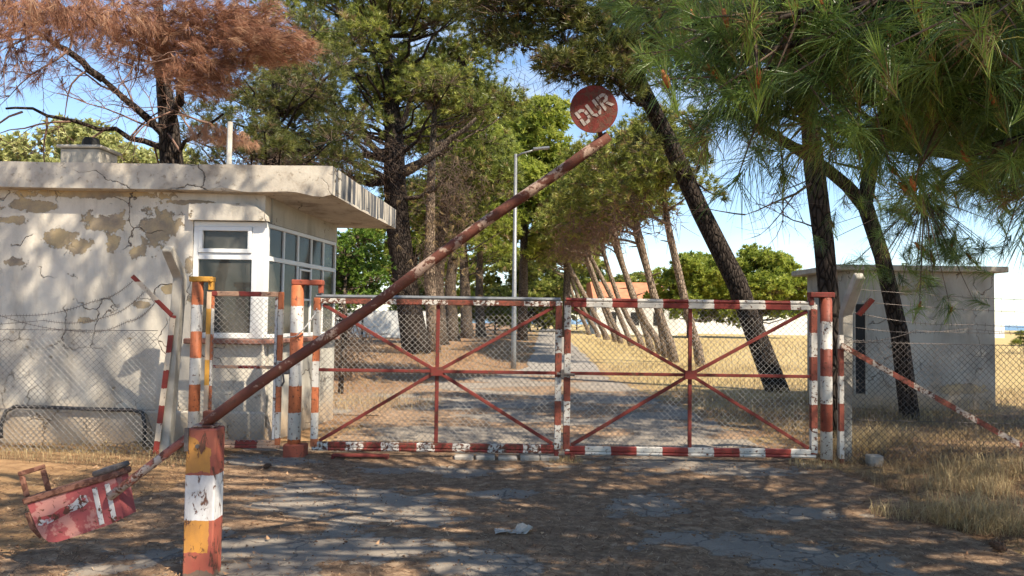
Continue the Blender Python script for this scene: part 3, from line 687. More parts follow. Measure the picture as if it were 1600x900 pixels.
for (a, b, c, d) in ((-3.81, -3.255, 2.40, 2.625), (-3.86, -3.205, 1.37, 2.27)):
    w = MB(); w.box(a, b, -.006, .002, c, d, TF); w.build('pane', 'dusty_glass', win)
# corner post and side strip window
w = MB(); w.bbox(-.0, .10, -.09, .015, 1.305, 2.738, .006, TS); w.build('corner_post', 'white_plastic', gh)
w = MB(); ring_frame(w, .104, 2.50, 1.305, 2.735, .05, -.06, 0.0, TS); w.bbox(.154, 2.45, -.058, -.002, 2.27, 2.33, .004, TS)
sw = w.build('window', 'white_plastic', gh)
cuts = [.154, .60, 1.06, 1.53, 1.99, 2.45]
for i in range(5):
    a = cuts[i] + (.02 if i else 0); b = cuts[i + 1] - (.02 if i < 4 else 0)
    for (c, d) in ((2.332, 2.685), (1.355, 2.268)):
        w = MB(); w.box(a, b, -.034, -.026, c, d, TS); w.build('pane', 'dusty_glass', sw)
    if i < 4:
        w = MB(); w.bbox(cuts[i + 1] - .02, cuts[i + 1] + .02, -.056, -.004, 1.355, 2.268, .004, TS); w.bbox(cuts[i + 1] - .02, cuts[i + 1] + .02, -.056, -.004, 2.332, 2.685, .004, TS); w.build('mullion', 'white_plastic', sw)
w = MB(); ring_frame(w, 1.10, 1.50, 1.80, 2.24, .03, -.01, .012, TS); w.build('sash', 'white_plastic', sw)
# black pipe strapped along the wall
pp = MB(); pp.tube([(-6.02, 9.0, .10), (-6.06, 9.05, .25), (-6.04, 9.1, .40), (-5.95, 9.13, .455), (-5.6, 9.14, .45), (-5.0, 9.145, .435), (-4.55, 9.14, .43), (-4.42, 9.13, .40), (-4.38, 9.12, .25), (-4.37, 9.1, 0)],       .024, 8)
tag(pp.build('drain_pipe', 'black_rubber', None, True, (-5.2, 9.1, 0)), 'black rubber pipe running low along the guardhouse wall', 'pipe')

# ================================================================== GATES
YG = 8.6
def chain_link(name, x0, x1, z0, z1, Y, parent=None, D=.066, wire=.0050, mat='wire_steel', Tw=None, label=None):
    """woven wire: zigzag strands that hook into their neighbours"""
    c = D / 2; nw = int((x1 - x0) / c); nz_ = int((z1 - z0) / c); P0 = []; P1 = []
    xi = x0 + c * (np.arange(nw) + .5); zz_ = z0 + c * np.arange(nz_ + 1)
    for i, xc in enumerate(xi):
        ph = (np.arange(nz_ + 1) + i) % 2; x_ = xc + (ph - .5) * c * 1.04
        y_ = Y + (ph - .5) * .006 + .012 * np.sin(xc * 3 + zz_ * 2.3); p = np.stack([x_, y_, zz_], 1); P0.append(p[:-1]); P1.append(p[1:])
    P0 = np.concatenate(P0); P1 = np.concatenate(P1)
    if Tw is not None: P0 = Tw(P0); P1 = Tw(P1)
    V, F = sticks(P0, P1, wire / 2 * 1.1); V = V.reshape(-1, 6, 3)
    mid = V[:, 3:].mean(1, keepdims=True); V[:, 3:] = mid + (V[:, 3:] - mid) * 2.0; V = V.reshape(-1, 3)
    off = (0, 0, 0)
    if parent is not None:
        top = parent
        while top.parent: top = top.parent
        off = WORLD0[top.name]
    return tag(np_mesh(name, V, F, mat, parent, off=off), kind='stuff')
def leaf(name, label, x0, x1, z0, z1, mats, hinge_left):
    g = thing(name, ((x0 + x1) / 2, YG, 0), label, 'gate', 'swing gate leaves')
    sl, sr, rt_, rb_ = mats; s = .075
    MB().bbox(x0, x0 + s, YG - .03, YG + .03, z0, z1, .006).build('stile', sl, g)
    MB().bbox(x1 - s, x1, YG - .03, YG + .03, z0, z1, .006).build('stile', sr, g)
    MB().bbox(x0 + s, x1 - s, YG - .028, YG + .028, z1 - .065, z1 - .005, .006).build('rail', rt_, g)
    MB().tube([(x0 + .02, YG, z1 + .018), (x1 - .02, YG, z1 + .018)], .022, 8).build('top_pipe', 'galvanised' if hinge_left else rt_, g)
    MB().bbox(x0 + s, x1 - s, YG - .028, YG + .028, z0, z0 + .055, .006).build('rail', rb_, g)
    MB().tube([(x0 + .02, YG - .012, z0 - .022), (x1 - .02, YG - .012, z0 - .022)], .021, 8).build('bottom_pipe', rb_, g)
    cx = (x0 + x1) / 2; cz = .985
    MB().bbox(cx - .021, cx + .021, YG + .002, YG + .03, z0 + .055, z1 - .065, .004).build('upright', 'red_paint', g)
    MB().bbox(x0 + s, x1 - s, YG - .022, YG - .002, cz - .018, cz + .018, .004).build('mid_rail', 'red_paint', g)
    for (ax, az) in ((x0 + s + .03, z1 - .075), (x1 - s - .03, z1 - .075), (x0 + s + .02, z0 + .065), (x1 - s - .02, z0 + .065)):
        MB().bar((ax, YG + .004, az), (cx, YG + .004 + random.uniform(-.004, .004), cz), .038, .03).build('brace', 'red_paint', g)
    MB().bbox(cx - .07, cx + .07, YG - .034, YG - .024, cz - .05, cz + .05, .003).build('gusset', 'red_paint', g)
    chain_link('wire_mesh', x0 + s - .01, x1 - s + .01, z0 + .03, z1 - .04, YG + .040, g)
    return g
leaf('vehicle_gate', 'left leaf of the wide gate, weathered orange and brick striped frame with wire mesh', -2.25, .575, .12, 1.80, ('stile_orange_paint', 'stile_mid_paint', 'rail_left_paint', 'rail_left_low_paint'), True)
g2 = leaf('vehicle_gate', 'right leaf of the wide gate, clean red and white striped rails with wire mesh', .60, 3.47, .11, 1.80, ('stile_mid2_paint', 'stile_mid_paint', 'rail_right_paint', 'rail_right_paint'), False)
MB().tube([(.52, YG - .055, .98), (.72, YG - .06, .97)], .016, 6).bbox(.56, .60, YG - .075, YG - .04, .93, 1.03, .004).build('latch', 'barbed_steel', g2)
MB().bbox(.50, .545, YG - .05, YG + .01, -.06, .12, .004).build('drop_foot', 'red_paint', g2); MB().bbox(.68, .73, YG - .05, YG + .01, -.06, .10, .004).build('drop_foot', 'red_paint', g2)
# foot gate
pg = thing('foot_gate', (-3.02, YG, 0), 'narrow foot gate with ochre and white frame between two capped posts', 'gate')
x0, x1, z0, z1 = -3.47, -2.60, .13, 1.86
MB().bbox(x0, x0 + .055, YG - .02, YG + .03, z0, z1, .006).build('stile', 'stile_ochre_paint', pg); MB().bbox(x0 + .058, x0 + .085, YG - .022, YG + .012, z0 + .06, z1 - .06, .004).build('stile', 'stile_orange_paint', pg)
MB().bbox(x1 - .055, x1, YG - .02, YG + .03, z0, z1, .006).build('stile', 'stile_orange_paint', pg); MB().bbox(x1 - .088, x1 - .058, YG - .022, YG + .012, z0 + .06, z1 - .06, .004).build('stile', 'worn_white', pg)
MB().bbox(x0 + .055, x1 - .055, YG - .02, YG + .03, z1 - .055, z1, .006).build('rail', 'ped_rail_paint', pg); MB().bbox(x0 + .055, x1 - .055, YG - .02, YG + .03, z0, z0 + .05, .006).build('rail', 'ped_rail_paint', pg)
MB().tube([(x0, YG - .02, z0 - .02), (x1, YG - .02, z0 - .02)], .018, 6).build('bottom_pipe', 'ped_rail_paint', pg)
MB().bbox(x0 + .085, x1 - .088, YG + .004, YG + .03, .985, 1.02, .004).build('mid_rail', 'ped_rail_paint', pg)
MB().bbox(x1 - .04, x1 + .10, YG - .06, YG - .03, .93, 1.0, .006).tube([(x1 + .03, YG - .05, .95), (x1 + .05, YG - .07, .85), (x1 + .02, YG - .05, .80)], .012, 5).build('latch', 'barbed_steel', pg)
chain_link('wire_mesh', x0 + .085, x1 - .088, z0 + .04, z1 - .05, YG - .028, pg)
def gate_post(x, wdt, top, mat, capmat, cx0, cx1, label, block=None):
    g = thing('gate_post', (x, YG, 0), label, 'post', 'capped gate posts')
    MB().tube([(x, YG, -.3), (x, YG, top)], wdt / 2, 12).build('shaft', mat, g, True)
    MB().bbox(cx0, cx1, YG - .06, YG + .06, top + .002, top + .062, .008).build('cap', capmat, g)
    MB().bbox(cx1 - .05 if cx1 - x > x - cx0 else cx0, cx1 if cx1 - x > x - cx0 else cx0 + .05, YG - .035, YG + .035, top - .09, top, .005).build('hinge_lug', capmat, g)
    if block: MB().bbox(x - .10, x + .14, YG - .09, YG + .09, -.1, .15, .012).build('foot_block', block, g)
    return g
gate_post(-3.58, .125, 1.96, 'post_orange_paint', 'ochre_cap_paint', -3.66, -3.40, 'gate post with yellow cap beside the concrete post, left of the foot gate')
gate_post(-2.44, .145, 1.94, 'post_orange_paint', 'red_cap_paint', -2.50, -2.15, 'gate post with orange cap between the foot gate and the wide gate', 'red_cap_paint')
gate_post(3.58, .13, 1.88, 'post_red_paint', 'red_paint', 3.38, 3.66, 'red and white gate post with dark red cap at the right gate end')
# tie wire at the middle post
w = MB(); w.tube([(-2.52, YG - .09, 1.35), (-2.42, YG - .1, 1.36), (-2.33, YG - .09, 1.45), (-2.22, YG - .05, 1.62), (-2.2, YG, 1.74)], .008, 5)
tag(w.build('tie_wire', 'worn_white', None, True, (-2.4, YG, 1.4)), 'loose pale wire tied around the orange capped gate post', 'wire')
# paving blocks under the left leaf
for i, x_ in enumerate((-.62, -.38, -.13, .12, .34)):
    b = MB(); b.bbox(x_, x_ + .215, YG - .12 + random.uniform(-.02, .02), YG + .02, -.05, .055 + random.uniform(-.008, .008), .012)
    tag(b.build('paving_block', 'stone', None, False, (x_ + .1, YG, 0)), ['leftmost paving block under the left gate leaf', 'second paving block from the left under the gate', 'middle paving block under the left gate leaf', 'fourth paving block from the left under the gate', 'paving block nearest the gate middle under the left leaf'][i], 'block', 'paving blocks under the gate')
w = MB(); w.bbox(-1.98, -1.35, YG - .16, YG - .06, .035, .06, .005); w.bbox(-1.98, -1.95, YG - .16, YG - .06, -.05, .034, .005); w.bbox(-1.38, -1.35, YG - .16, YG - .06, -.05, .034, .005)
tag(w.build('steel_channel', 'red_paint', None, False, (-1.66, YG - .1, 0)), 'rusty steel channel lying under the left gate leaf', 'channel')
b = MB(); b.bbox(4.02, 4.18, 8.5, 8.62, -.05, .12, .012); tag(b.build('concrete_block', 'stone', None, False, (4.1, 8.58, 0)), 'small pale concrete block in the grass by the right gate post', 'block')

# ================================================================== FENCES
def bent_post(name, label, base, bend, tip, wd):
    mb = MB(); a, b, c = Vector(base), Vector(bend), Vector(tip); d = (c - b).normalized()
    prof = [(-wd / 2, -wd / 2), (wd / 2, -wd / 2), (wd / 2, wd / 2), (-wd / 2, wd / 2)]
    rings = [(a, 1.0, Vector((0, 1, 0))), (b - Vector((0, 0, .03)), .92, Vector((0, 1, 0))), (b + d * .06, .9, None), (c - d * .02, .8, None), (c, .7, None)]
    base_i = len(mb.v)
    for p, s, fy in rings:
        u = Vector((1, 0, 0)); v_ = fy or u.cross(d) * -1
        if v_.y < 0: v_ = -v_
        for (q0, q1) in prof: mb.v.append(tuple(p + u * q0 * s + v_ * q1 * s))
    for i in range(len(rings) - 1):
        for k in range(4):
            k2 = (k + 1) % 4; mb.f.append((i * 4 + k, i * 4 + k2, i * 4 + 4 + k2, i * 4 + 4 + k))
    e = (len(rings) - 1) * 4; mb.f += [(3, 2, 1, 0), (e, e + 1, e + 2, e + 3)]
    o = tag(mb.build(name, 'concrete', None, False, base), label, 'post', 'bent concrete fence posts')
    m = o.modifiers.new('bevel', 'BEVEL'); m.width = .012; m.segments = 2
    return o
bent_post('concrete_post', 'pale concrete fence post with bent top in front of the guardhouse', (-3.96, 8.72, -.3), (-3.83, 8.70, 2.03), (-3.86, 8.42, 2.33), .13)
bent_post('concrete_post', 'shaded concrete fence post with bent top in front of the small hut', (3.89, 8.86, -.3), (3.90, 8.82, 1.72), (3.92, 8.5, 2.14), .13)
def angle_iron(mb, p0, p1, w_, th=.008, n1=Vector((0, -1, 0))):
    p0, p1 = Vector(p0), Vector(p1); d = (p1 - p0).normalized(); a = d.cross(n1).normalized()
    for (u0, u1, v0, v1) in ((0, w_, 0, th), (0, th, th, w_)):
        c = []
        for p in (p0, p1):
            for (u, v) in ((u0, v0), (u1, v0), (u1, v1), (u0, v1)): c.append(p + a * u + n1 * -v)
        mb.hexa(c)
    return mb
g = thing('angle_iron_post', (-4.06, 8.62, 0), 'red and white angle iron fence post with arm leaning out to the left', 'post')
angle_iron(MB(), (-4.06, 8.62, -.2), (-3.89, 8.62, 1.58), .062).build('shaft', 'angle_red_paint', g)
angle_iron(MB(), (-3.89, 8.61, 1.56), (-4.33, 8.56, 2.0), .05).build('arm', 'angle_red_paint', g)
g = thing('angle_iron_post', (3.72, 8.62, 0), 'slim red and white angle iron post right of the gate with bracing strut', 'post')
angle_iron(MB(), (3.74, 8.62, -.2), (3.74, 8.62, 1.46), .05).build('shaft', 'post_red_paint', g)
angle_iron(MB(), (3.76, 8.58, 1.37), (5.66, 8.38, .30), .06).build('strut', 'brace_paint', g)
angle_iron(MB(), (3.90, 8.52, 1.70), (4.02, 8.44, 1.88), .05).build('arm', 'red_paint', g)
def fence(name, label, x0, x1, z1f, Y0, Y1, wires, dz=0):
    g = thing(name, ((x0 + x1) / 2, (Y0 + Y1) / 2, 0), label, 'fence', 'chain link fences')
    def Tw(P):
        P = P.copy(); u = (P[:, 0] - x0) / (x1 - x0); P[:, 1] += (Y0 + (Y1 - Y0) * u); P[:, 2] += .02 * np.sin(P[:, 0] * 2.1) * (P[:, 2] > .6) + dz * u; return P
    chain_link('wire_mesh', x0, x1, 0.0, z1f, 0, g, D=.068, wire=.0056, mat='wire_steel' if x0 < 0 else 'barbed_steel', Tw=Tw)
    for z_ in (.5, z1f - .02):
        MB().tube([(x0, Y0, z_), ((x0 + x1) / 2, (Y0 + Y1) / 2, z_ - .01), (x1, Y1, z_ + dz)], .0035, 4).build('line_wire', 'barbed_steel', g)
    for pts in wires:
        m_ = MB(); P = []
        for i in range(len(pts) - 1): P += curve_pts(pts[i], pts[i + 1], -.05, 8)[(1 if i else 0):]
        m_.tube(P, .003, 4, cap=False)
        for i in range(1, len(P) * 3 - 3):
            a = P[i // 3].lerp(P[min(i // 3 + 1, len(P) - 1)], (i % 3) / 3); e = Vector((random.uniform(-.4, .4), random.uniform(-.4, .4), 1)).normalized() * .022
            m_.tube([a - e, a + e], .002, 3, cap=False)
        m_.build('barbed_wire', 'barbed_steel', g)
    return g
fence('chain_link_fence', 'chain link fence with sagging barbed wire in front of the guardhouse', -7.2, -4.03, 1.42, 8.62, 8.62,
      [[(-4.30, 8.56, 1.96), (-4.75, 8.56, 1.72), (-5.6, 8.56, 1.55), (-7.2, 8.56, 1.62)], [(-4.17, 8.57, 1.84), (-4.6, 8.57, 1.55), (-5.3, 8.57, 1.5), (-7.2, 8.57, 1.45)], [(-4.05, 8.58, 1.72), (-4.35, 8.57, 1.5), (-4.9, 8.57, 1.38), (-6.0, 8.57, 1.62), (-7.2, 8.57, 1.5)],
       [(-5.9, 8.57, 1.58), (-6.05, 8.5, 1.3), (-6.25, 8.55, 1.5), (-6.0, 8.5, 1.65), (-6.2, 8.56, 1.2)]])
fence('chain_link_fence', 'dark chain link fence with barbed wire in front of the small hut', 3.78, 7.4, 1.40, 8.64, 8.5,
      [[(3.99, 8.62, 1.98), (7.4, 8.5, 1.90)], [(3.99, 8.62, 1.84), (7.4, 8.5, 1.76)], [(3.9, 8.62, 1.72), (5.3, 8.6, 1.60), (7.4, 8.5, 1.64)], [(3.9, 8.62, 1.55), (5.2, 8.6, 1.55), (7.4, 8.5, 1.52)], [(3.85, 8.62, 1.40), (4.6, 8.6, 1.52), (7.4, 8.5, 1.60)]])

# ================================================================== BARRIER
br = thing('road_barrier', (-1.87, 4.72, 0), 'raised rusty road barrier on an ochre and white post with counterweight box', 'barrier')
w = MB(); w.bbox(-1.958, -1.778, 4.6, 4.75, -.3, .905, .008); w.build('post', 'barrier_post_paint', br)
w = MB(); w.box(-1.965, -1.94, 4.588, 4.599, .77, .91); w.build('post_slot', 'barbed_steel', br)
w = MB(); w.tube([(-1.885, 4.599, .80), (-1.885, 4.588, .80)], .013, 8); w.build('bolt', 'barbed_steel', br)
w = MB(); w.bbox(-1.93, -1.80, 4.615, 4.735, .905, .925, .006); w.bbox(-1.90, -1.83, 4.69, 4.735, .925, 1.0, .006); w.build('pivot', 'arm_rust', br)
A0, A1 = Vector((-1.87, 4.66, .925)), Vector((.585, 4.66, 2.745)); ad = (A1 - A0).normalized(); AP = Vector((-1.87, 4.565, .925))
Aa = Vector((-2.44, 4.66, .475)); Ab = A0 + ad * -.12
mb = MB(); mb.tube([Aa, Aa.lerp(A0, .5), A0 + ad * .04 + Vector((0, -.0, 0))], .027, 12); mb.build('tail', 'arm_tail', br, True)
n_ = 24; P = [A0 + ad * ((A1 - A0).length * i / n_) + Vector((0, 0, .010 * math.sin(i * .5))) for i in range(n_ + 1)]
mb = MB(); mb.tube(P, [.034] * (n_ + 1), 12, rough=.03); arm = mb.build('arm', 'arm_rust', br, True)
# stop disc DUR on the arm's end
dn = Vector((0, -1, 0)); dc = Vector((.49, 4.615, 2.895)); dr = .148
def disc_pts(r, n): return [(r * math.cos(2 * math.pi * i / n), r * math.sin(2 * math.pi * i / n)) for i in range(n)]
w = MB(); w.prism(disc_pts(dr, 40)[::-1], lambda q: dc + Vector((q[0], -.004, q[1])), lambda q: dc + Vector((q[0], .004, q[1]))); disc = w.build('stop_disc', 'disc_red', br)
w = MB(); w.bar(dc + Vector((0, .012, 0)) - Vector((-.03, 0, .10)), A1 - ad * .05 + Vector((0, 0, .0)), .03, .008); w.build('disc_bracket', 'arm_rust', br)
ca, sa = math.cos(R(37)), math.sin(R(37))
def letter(strokes, ox, name):
    w = MB()
    for poly in strokes:
        def T(q, y): u = q[0] + ox; v = q[1]; return dc + Vector((u * ca - v * sa, y, u * sa + v * ca))
        w.prism(poly[::-1], lambda q: T(q, -.0075), lambda q: T(q, -.0045))
    return w.build(name, 'stencil_white', disc)
def rct(a, b, c, d): return [(a, b), (c, b), (c, d), (a, d)]
s_ = .019; h_ = .05
letter([rct(-.035, -h_, -.035 + s_, -.004), rct(-.035, .004, -.035 + s_, h_), [(-.012, h_), (.012, h_), (.03, .03), (.014, .022), (.004, h_ - s_), (-.012, h_ - s_)],
        [(.016, .018), (.034, .024), (.034, -.004), (.016, -.004)], [(.016, -.010), (.034, -.010), (.03, -.032), (.014, -.024)], [(-.012, -h_), (.012, -h_), (.028, -.036), (.012, -.026), (.004, -h_ + s_), (-.012, -h_ + s_)]], -.078, 'letter_d')
letter([rct(-.036, -.02, -.036 + s_, h_), rct(.017, -.02, .017 + s_, h_), [(-.036, -.024), (-.036 + s_, -.024), (-.008, -h_ + s_), (-.004, -h_ + s_), (-.004, -h_), (-.016, -h_)], [(.036, -.024), (.017, -.024), (.008, -h_ + s_), (.004, -h_ + s_), (.004, -h_), (.016, -h_)][::-1]], .002, 'letter_u')
letter([rct(-.034, -h_, -.034 + s_, h_), [(-.010, h_), (.016, h_), (.032, .034), (.014, .026), (.008, h_ - s_), (-.010, h_ - s_)], [(.014, .022), (.032, .030), (.032, .012), (.018, -.006), (-.010, -.006), (-.010, .010), (.010, .010)], [(-.004, -.012), (.014, -.012), (.038, -h_), (.016, -h_)]], .082, 'letter_r')
# counterweight box: open bucket of sheet steel with a rim, straps and a hoop
cw_o = Vector((-2.93, 4.68, .405)); cux = Vector((.955, 0, .297)).normalized(); cuz = Vector((-cux.z, 0, cux.x))
def TC(q, y): return cw_o + cux * (q[0] * .94) + cuz * (q[1] * .97) + Vector((0, y * .6, 0))
prof = [(-.02, .02), (.0, -.14), (.02, -.205), (.05, -.245), (.10, -.262), (.16, -.262), (.46, -.25), (.56, -.235), (.575, .02)]
w = MB(); w.prism(prof, lambda q: TC(q, -.0), lambda q: TC(q, .26)); cwb = w.build('counterweight_box', 'counterweight_red', br)
w = MB(); w.bbox(-.04, .60, -.02, .28, .022, .062, .008, lambda p: TC((p[0], p[2]), p[1])); w.build('rim', 'counterweight_rim', cwb)
w = MB(); w.bbox(.44, .60, -.018, .278, .064, .10, .01, lambda p: TC((p[0], p[2]), p[1])); w.build('lid_lump', 'barbed_steel', cwb)
for a in (.415, .50):
    w = MB(); w.bbox(a, a + .032, -.010, -.001, -.235, .0, .002, lambda p: TC((p[0] + p[2] * .06, p[2]), p[1])); w.build('strap', 'worn_white', cwb)
w = MB(); w.prism([(.01, -.125), (.05, -.14), (.14, -.125), (.24, -.105), (.32, -.10), (.37, -.075), (.365, -.03), (.33, -.02), (.27, -.055), (.18, -.065), (.12, -.085), (.03, -.08)], lambda q: TC(q, -.004), lambda q: TC(q, -.001)); w.build('paint_patch', 'flaking_white', cwb)
w = MB(); ht = lambda p: TC((p[0], p[2]), p[1])
w.bbox(-.05, -.018, .05, .08, .064, .20, .005, ht); w.bbox(.095, .127, .05, .08, .064, .20, .005, ht); w.bbox(-.05, .127, .048, .082, .202, .232, .005, ht); w.build('hoop', 'counterweight_rim', br)
w = MB(); w.tube([TC((-.035, -.03), .05), TC((-.03, -.13), .06), TC((0, -.2), .08)], .03, 6); w.build('side_lug', 'counterweight_rim', br)

# ================================================================== SMALL HUT, LAMP POST, FAR BUILDINGS
ht = thing('small_hut', (7.5, 14.8, 0), 'small plastered hut with flat roof slab behind the right fence', 'building')
w = MB(); w.box(6.22, 8.95, 14.0, 15.9, -.2, 2.56); w.build('wall', 'plaster_hut', ht)
w = MB(); w.bbox(5.92, 9.10, 13.80, 16.0, 2.562, 2.67, .015); w.build('roof', 'concrete', ht)
w = MB(); w.box(6.36, 6.54, 13.985, 13.998, .30, 1.95); w.build('slit_door', 'soot_and_unlit_black', ht)  # black panel on the wall: the opening's unlit inside put into the colour
w = MB(); w.bbox(6.32, 6.36, 13.97, 13.998, .28, 1.97, .003); w.bbox(6.54, 6.58, 13.97, 13.998, .28, 1.97, .003); w.build('door_frame', 'concrete', ht)
lp = thing('lamp_post', (.08, 24, 0), 'tall grey metal street lamp post standing on the left side of the path', 'street lamp')
MB().tube([(.08, 24, -.3), (.08, 24, .6), (.06, 24, 6.85)], [.10, .085, .05], 12).build('pole', 'galvanised', lp, True)
MB().tube([(.06, 24, 6.75), (.25, 23.95, 6.86), (.62, 23.8, 6.93)], [.035, .03, .028], 8).build('arm', 'galvanised', lp, True)
MB().bbox(.60, 1.12, 23.62, 23.78, 6.91, 6.99, .02, lambda p: (p[0], p[1], p[2] + (p[0] - .6) * .10)).build('lamp_head', 'galvanised', lp)
fh = thing('far_house', (14.5, 84, 0), 'far white house with terracotta roof seen between the leaning trunks', 'building')
w = MB(); w.box(9.0, 17.6, 80, 87, -.2, 3.6); w.build('wall', 'whitewash', fh)
w = MB(); w.prism([(8.6, 3.602), (18.0, 3.602), (16.0, 5.7), (8.6, 5.7)], lambda q: (q[0], 79.6 + (q[1] - 3.6) * 1.6, q[1]), lambda q: (q[0], 87.4, q[1])); w.build('roof', 'roof_tile', fh)
w = MB(); w.bar((18.15, 79.5, 3.6), (16.1, 83.0, 5.75), .25, .2); w.build('gable_board', 'whitewash', fh)
for x_ in (10.2, 12.6, 15.0): MB().box(x_, x_ + .9, 79.985, 79.998, 1.0, 2.4).build('window', 'soot_and_unlit_black', fh)  # flat black panels, the dark of unlit rooms painted on
w = MB(); w.box(-24, -4.2, 52, 52.3, -.2, 2.0); tag(w.build('boundary_wall', 'whitewash', None, False, (-14, 52, 0)), 'low white wall behind the big pine trunk', 'wall')
w = MB(); w.box(19, 60, 92, 92.3, -.2, 1.9); tag(w.build('boundary_wall', 'whitewash', None, False, (40, 92, 0)), 'long white wall at the far end of the dry field', 'wall')
for i, x_ in enumerate((-13.1, -12.3, -10.9, -9.8, -8.7)):
    w = MB(); w.tube([(x_, 44, -.2), (x_ + .05, 44, 2.4 + .1 * i)], .07, 6)
    tag(w.build('fence_stake', 'timber_black', None, False, (x_, 44, 0)), ('first', 'second', 'middle', 'fourth', 'last')[i] + ' thin dark stake from the left before the low white wall', 'stake', 'dark stakes before the white wall')

# ================================================================== TREES
# big pine at the left of the path
big_cl = []
for (x_, z_) in ((-9.0, 8.2), (-8.7, 10.3), (-7.9, 12.2), (-7.4, 9.0), (-6.3, 10.6), (-6.2, 12.6), (-5.9, 9.0), (-5.0, 11.2), (-4.6, 13.2), (-3.8, 10.8), (-3.0, 12.8), (-3.0, 10.0), (-2.0, 11.6), (-1.2, 12.6), (-2.0, 9.4), (-4.8, 9.6), (-7.0, 7.8), (-8.3, 7.3)):
    for k in range(3):
        big_cl.append((x_ + random.uniform(-.6, .6), 27.4 + random.uniform(-2.6, 2.0), z_ + random.uniform(-.5, .5), random.uniform(.95, 1.4), 84))
big_cl += shell_clumps((-5, 28.5, 13), (4.8, 3.5, 2.5), 30, 1.3, -.1, 80)
pine('pine_tree', 'big old pine with forked dark trunk just left of the path', [(-3.45, 28, -.3, .62), (-3.55, 28, .5, .52), (-3.85, 28, 2.2, .47), (-4.2, 28, 4.4, .45), (-4.42, 28, 6.6, .42), (-4.5, 28, 8.2, .36), (-4.7, 28.1, 10.2, .25), (-4.9, 28.2, 12.2, .14)],
     big_cl, .55, 20, .25, .032, 'needles_mid', 'bark_dark', limb_r=.2, tint=(.05, .9), dead=.05)
# its dark underside of dead hanging twigs
def hanging_twigs(name, label, boxes, root_label=None, n=2200, mat='twig_brown', r=.007, ln=(.3, .9), parent=None):
    b = Bag(); off = WORLD0[parent.name]
    for (cx, cy, cz, rx, ry, rz, cnt) in boxes:
        d = rand_dirs(cnt) * (RNG.random((cnt, 1)) ** .5); P = np.array([cx, cy, cz]) + d * np.array([rx, ry, rz])
        q = unit(rand_dirs(cnt) + np.array([0, 0, -.55])) * RNG.uniform(ln[0], ln[1], (cnt, 1)); m_ = P + q * .5 + RNG.normal(size=(cnt, 3)) * .05
        V, F = sticks(P, m_, r); b.add(V, F); V, F = sticks(m_, P + q + RNG.normal(size=(cnt, 3)) * .07, r * .6); b.add(V, F)
    return tag(b.build(name, mat, parent, off), kind='stuff')
bigp = [o for o in COL.objects if o.get('label', '').startswith('big old pine')][0]
hanging_twigs('dead_twigs', None, [(-7.6, 27, 6.6, 2.4, 1.6, 1.2, 1100), (-2.3, 27.4, 6.2, 1.3, 1.2, 1.9, 520), (-5.2, 27.4, 7.4, 1.8, 1.2, 1.0, 500), (-3.0, 27.7, 3.8, .8, 1.0, 1.4, 220)], parent=bigp, r=.011, ln=(.4, 1.3))
V, F, T_ = tufts(np.array([-2.2, 27.2, 5.0]) + RNG.normal(size=(150, 3)) * np.array([.95, .8, 1.2]), rand_dirs(150) + np.array([0, 0, -.3]), 20, .24, .009, 1.2, .4, 1, RNG.random(150) * .5 + .2)
tag(np_mesh('withered_needles', V, F, 'straw', bigp, T_, off=WORLD0[bigp.name]), kind='stuff')
mb = MB()
for (a, b_, r_) in (((-4.4, 28, 7.2), (-6.5, 27.6, 9.5), .2), ((-4.3, 28, 6.9), (-1.4, 27.4, 8.9), .22), ((-4.5, 28, 8.3), (-3.6, 27.7, 10.6), .16), ((-4.3, 28, 7.6), (-8.6, 27.4, 8.0), .14), ((-4.2, 28, 6.0), (-2.4, 27.2, 6.7), .1)):
    pts = curve_pts(a, b_, -.25, 7, .1); mb.tube(pts, [r_ * (1 - .7 * i / 7) for i in range(8)], 7, cap=False, rough=.05)
mb.build('limbs', 'bark_grey', bigp, True)
# pale trunk close behind it
pine('pine_tree', 'slim pale pine trunk right behind the big old pine', [(-3.0, 30, -.3, .27), (-3.15, 30, 1.5, .24), (-3.3, 30, 3.5, .22), (-3.3, 30, 7, .18), (-3.2, 30, 10, .1)],
     shell_clumps((-2.6, 31.5, 10.5), (2.6, 2.2, 2.2), 24, 1.2, -.3, 70), .6, 24, .25, .028, 'needles_mid', 'bark_pale')

# avenue, left row beyond the big pine
LROW = [(-3.5, 37, .45, 'thick dark trunk, nearest of the row behind the big pine'), (-3.35, 44, .38, 'second dark trunk in the row behind the big pine'), (-3.0, 52, .42, 'third dark trunk in the row behind the big pine'), (-2.4, 61, .4, 'farthest dark trunk of the left row, nearest the lamp post')]
for i, (x_, y_, r_, lab) in enumerate(LROW):
    pine('pine_tree', lab, [(x_, y_, -.2, r_ * 1.25), (x_ - .1, y_, 1.0, r_), (x_ - .25, y_, 3.5, r_ * .85), (x_ + random.uniform(-.6, .2), y_, 7, r_ * .6), (x_, y_, 9.5, r_ * .3)],
         shell_clumps((x_ + .5, y_, 8.6 + i * .8), (3.2, 2.6, 4.6 + i * .5), 40, 1.35, -.9, 64), .35, 15, .33, .052, 'needles_bright' if i > 0 else 'needles_mid', 'bark_grey', group='left avenue pines', tint=(.05, .8))
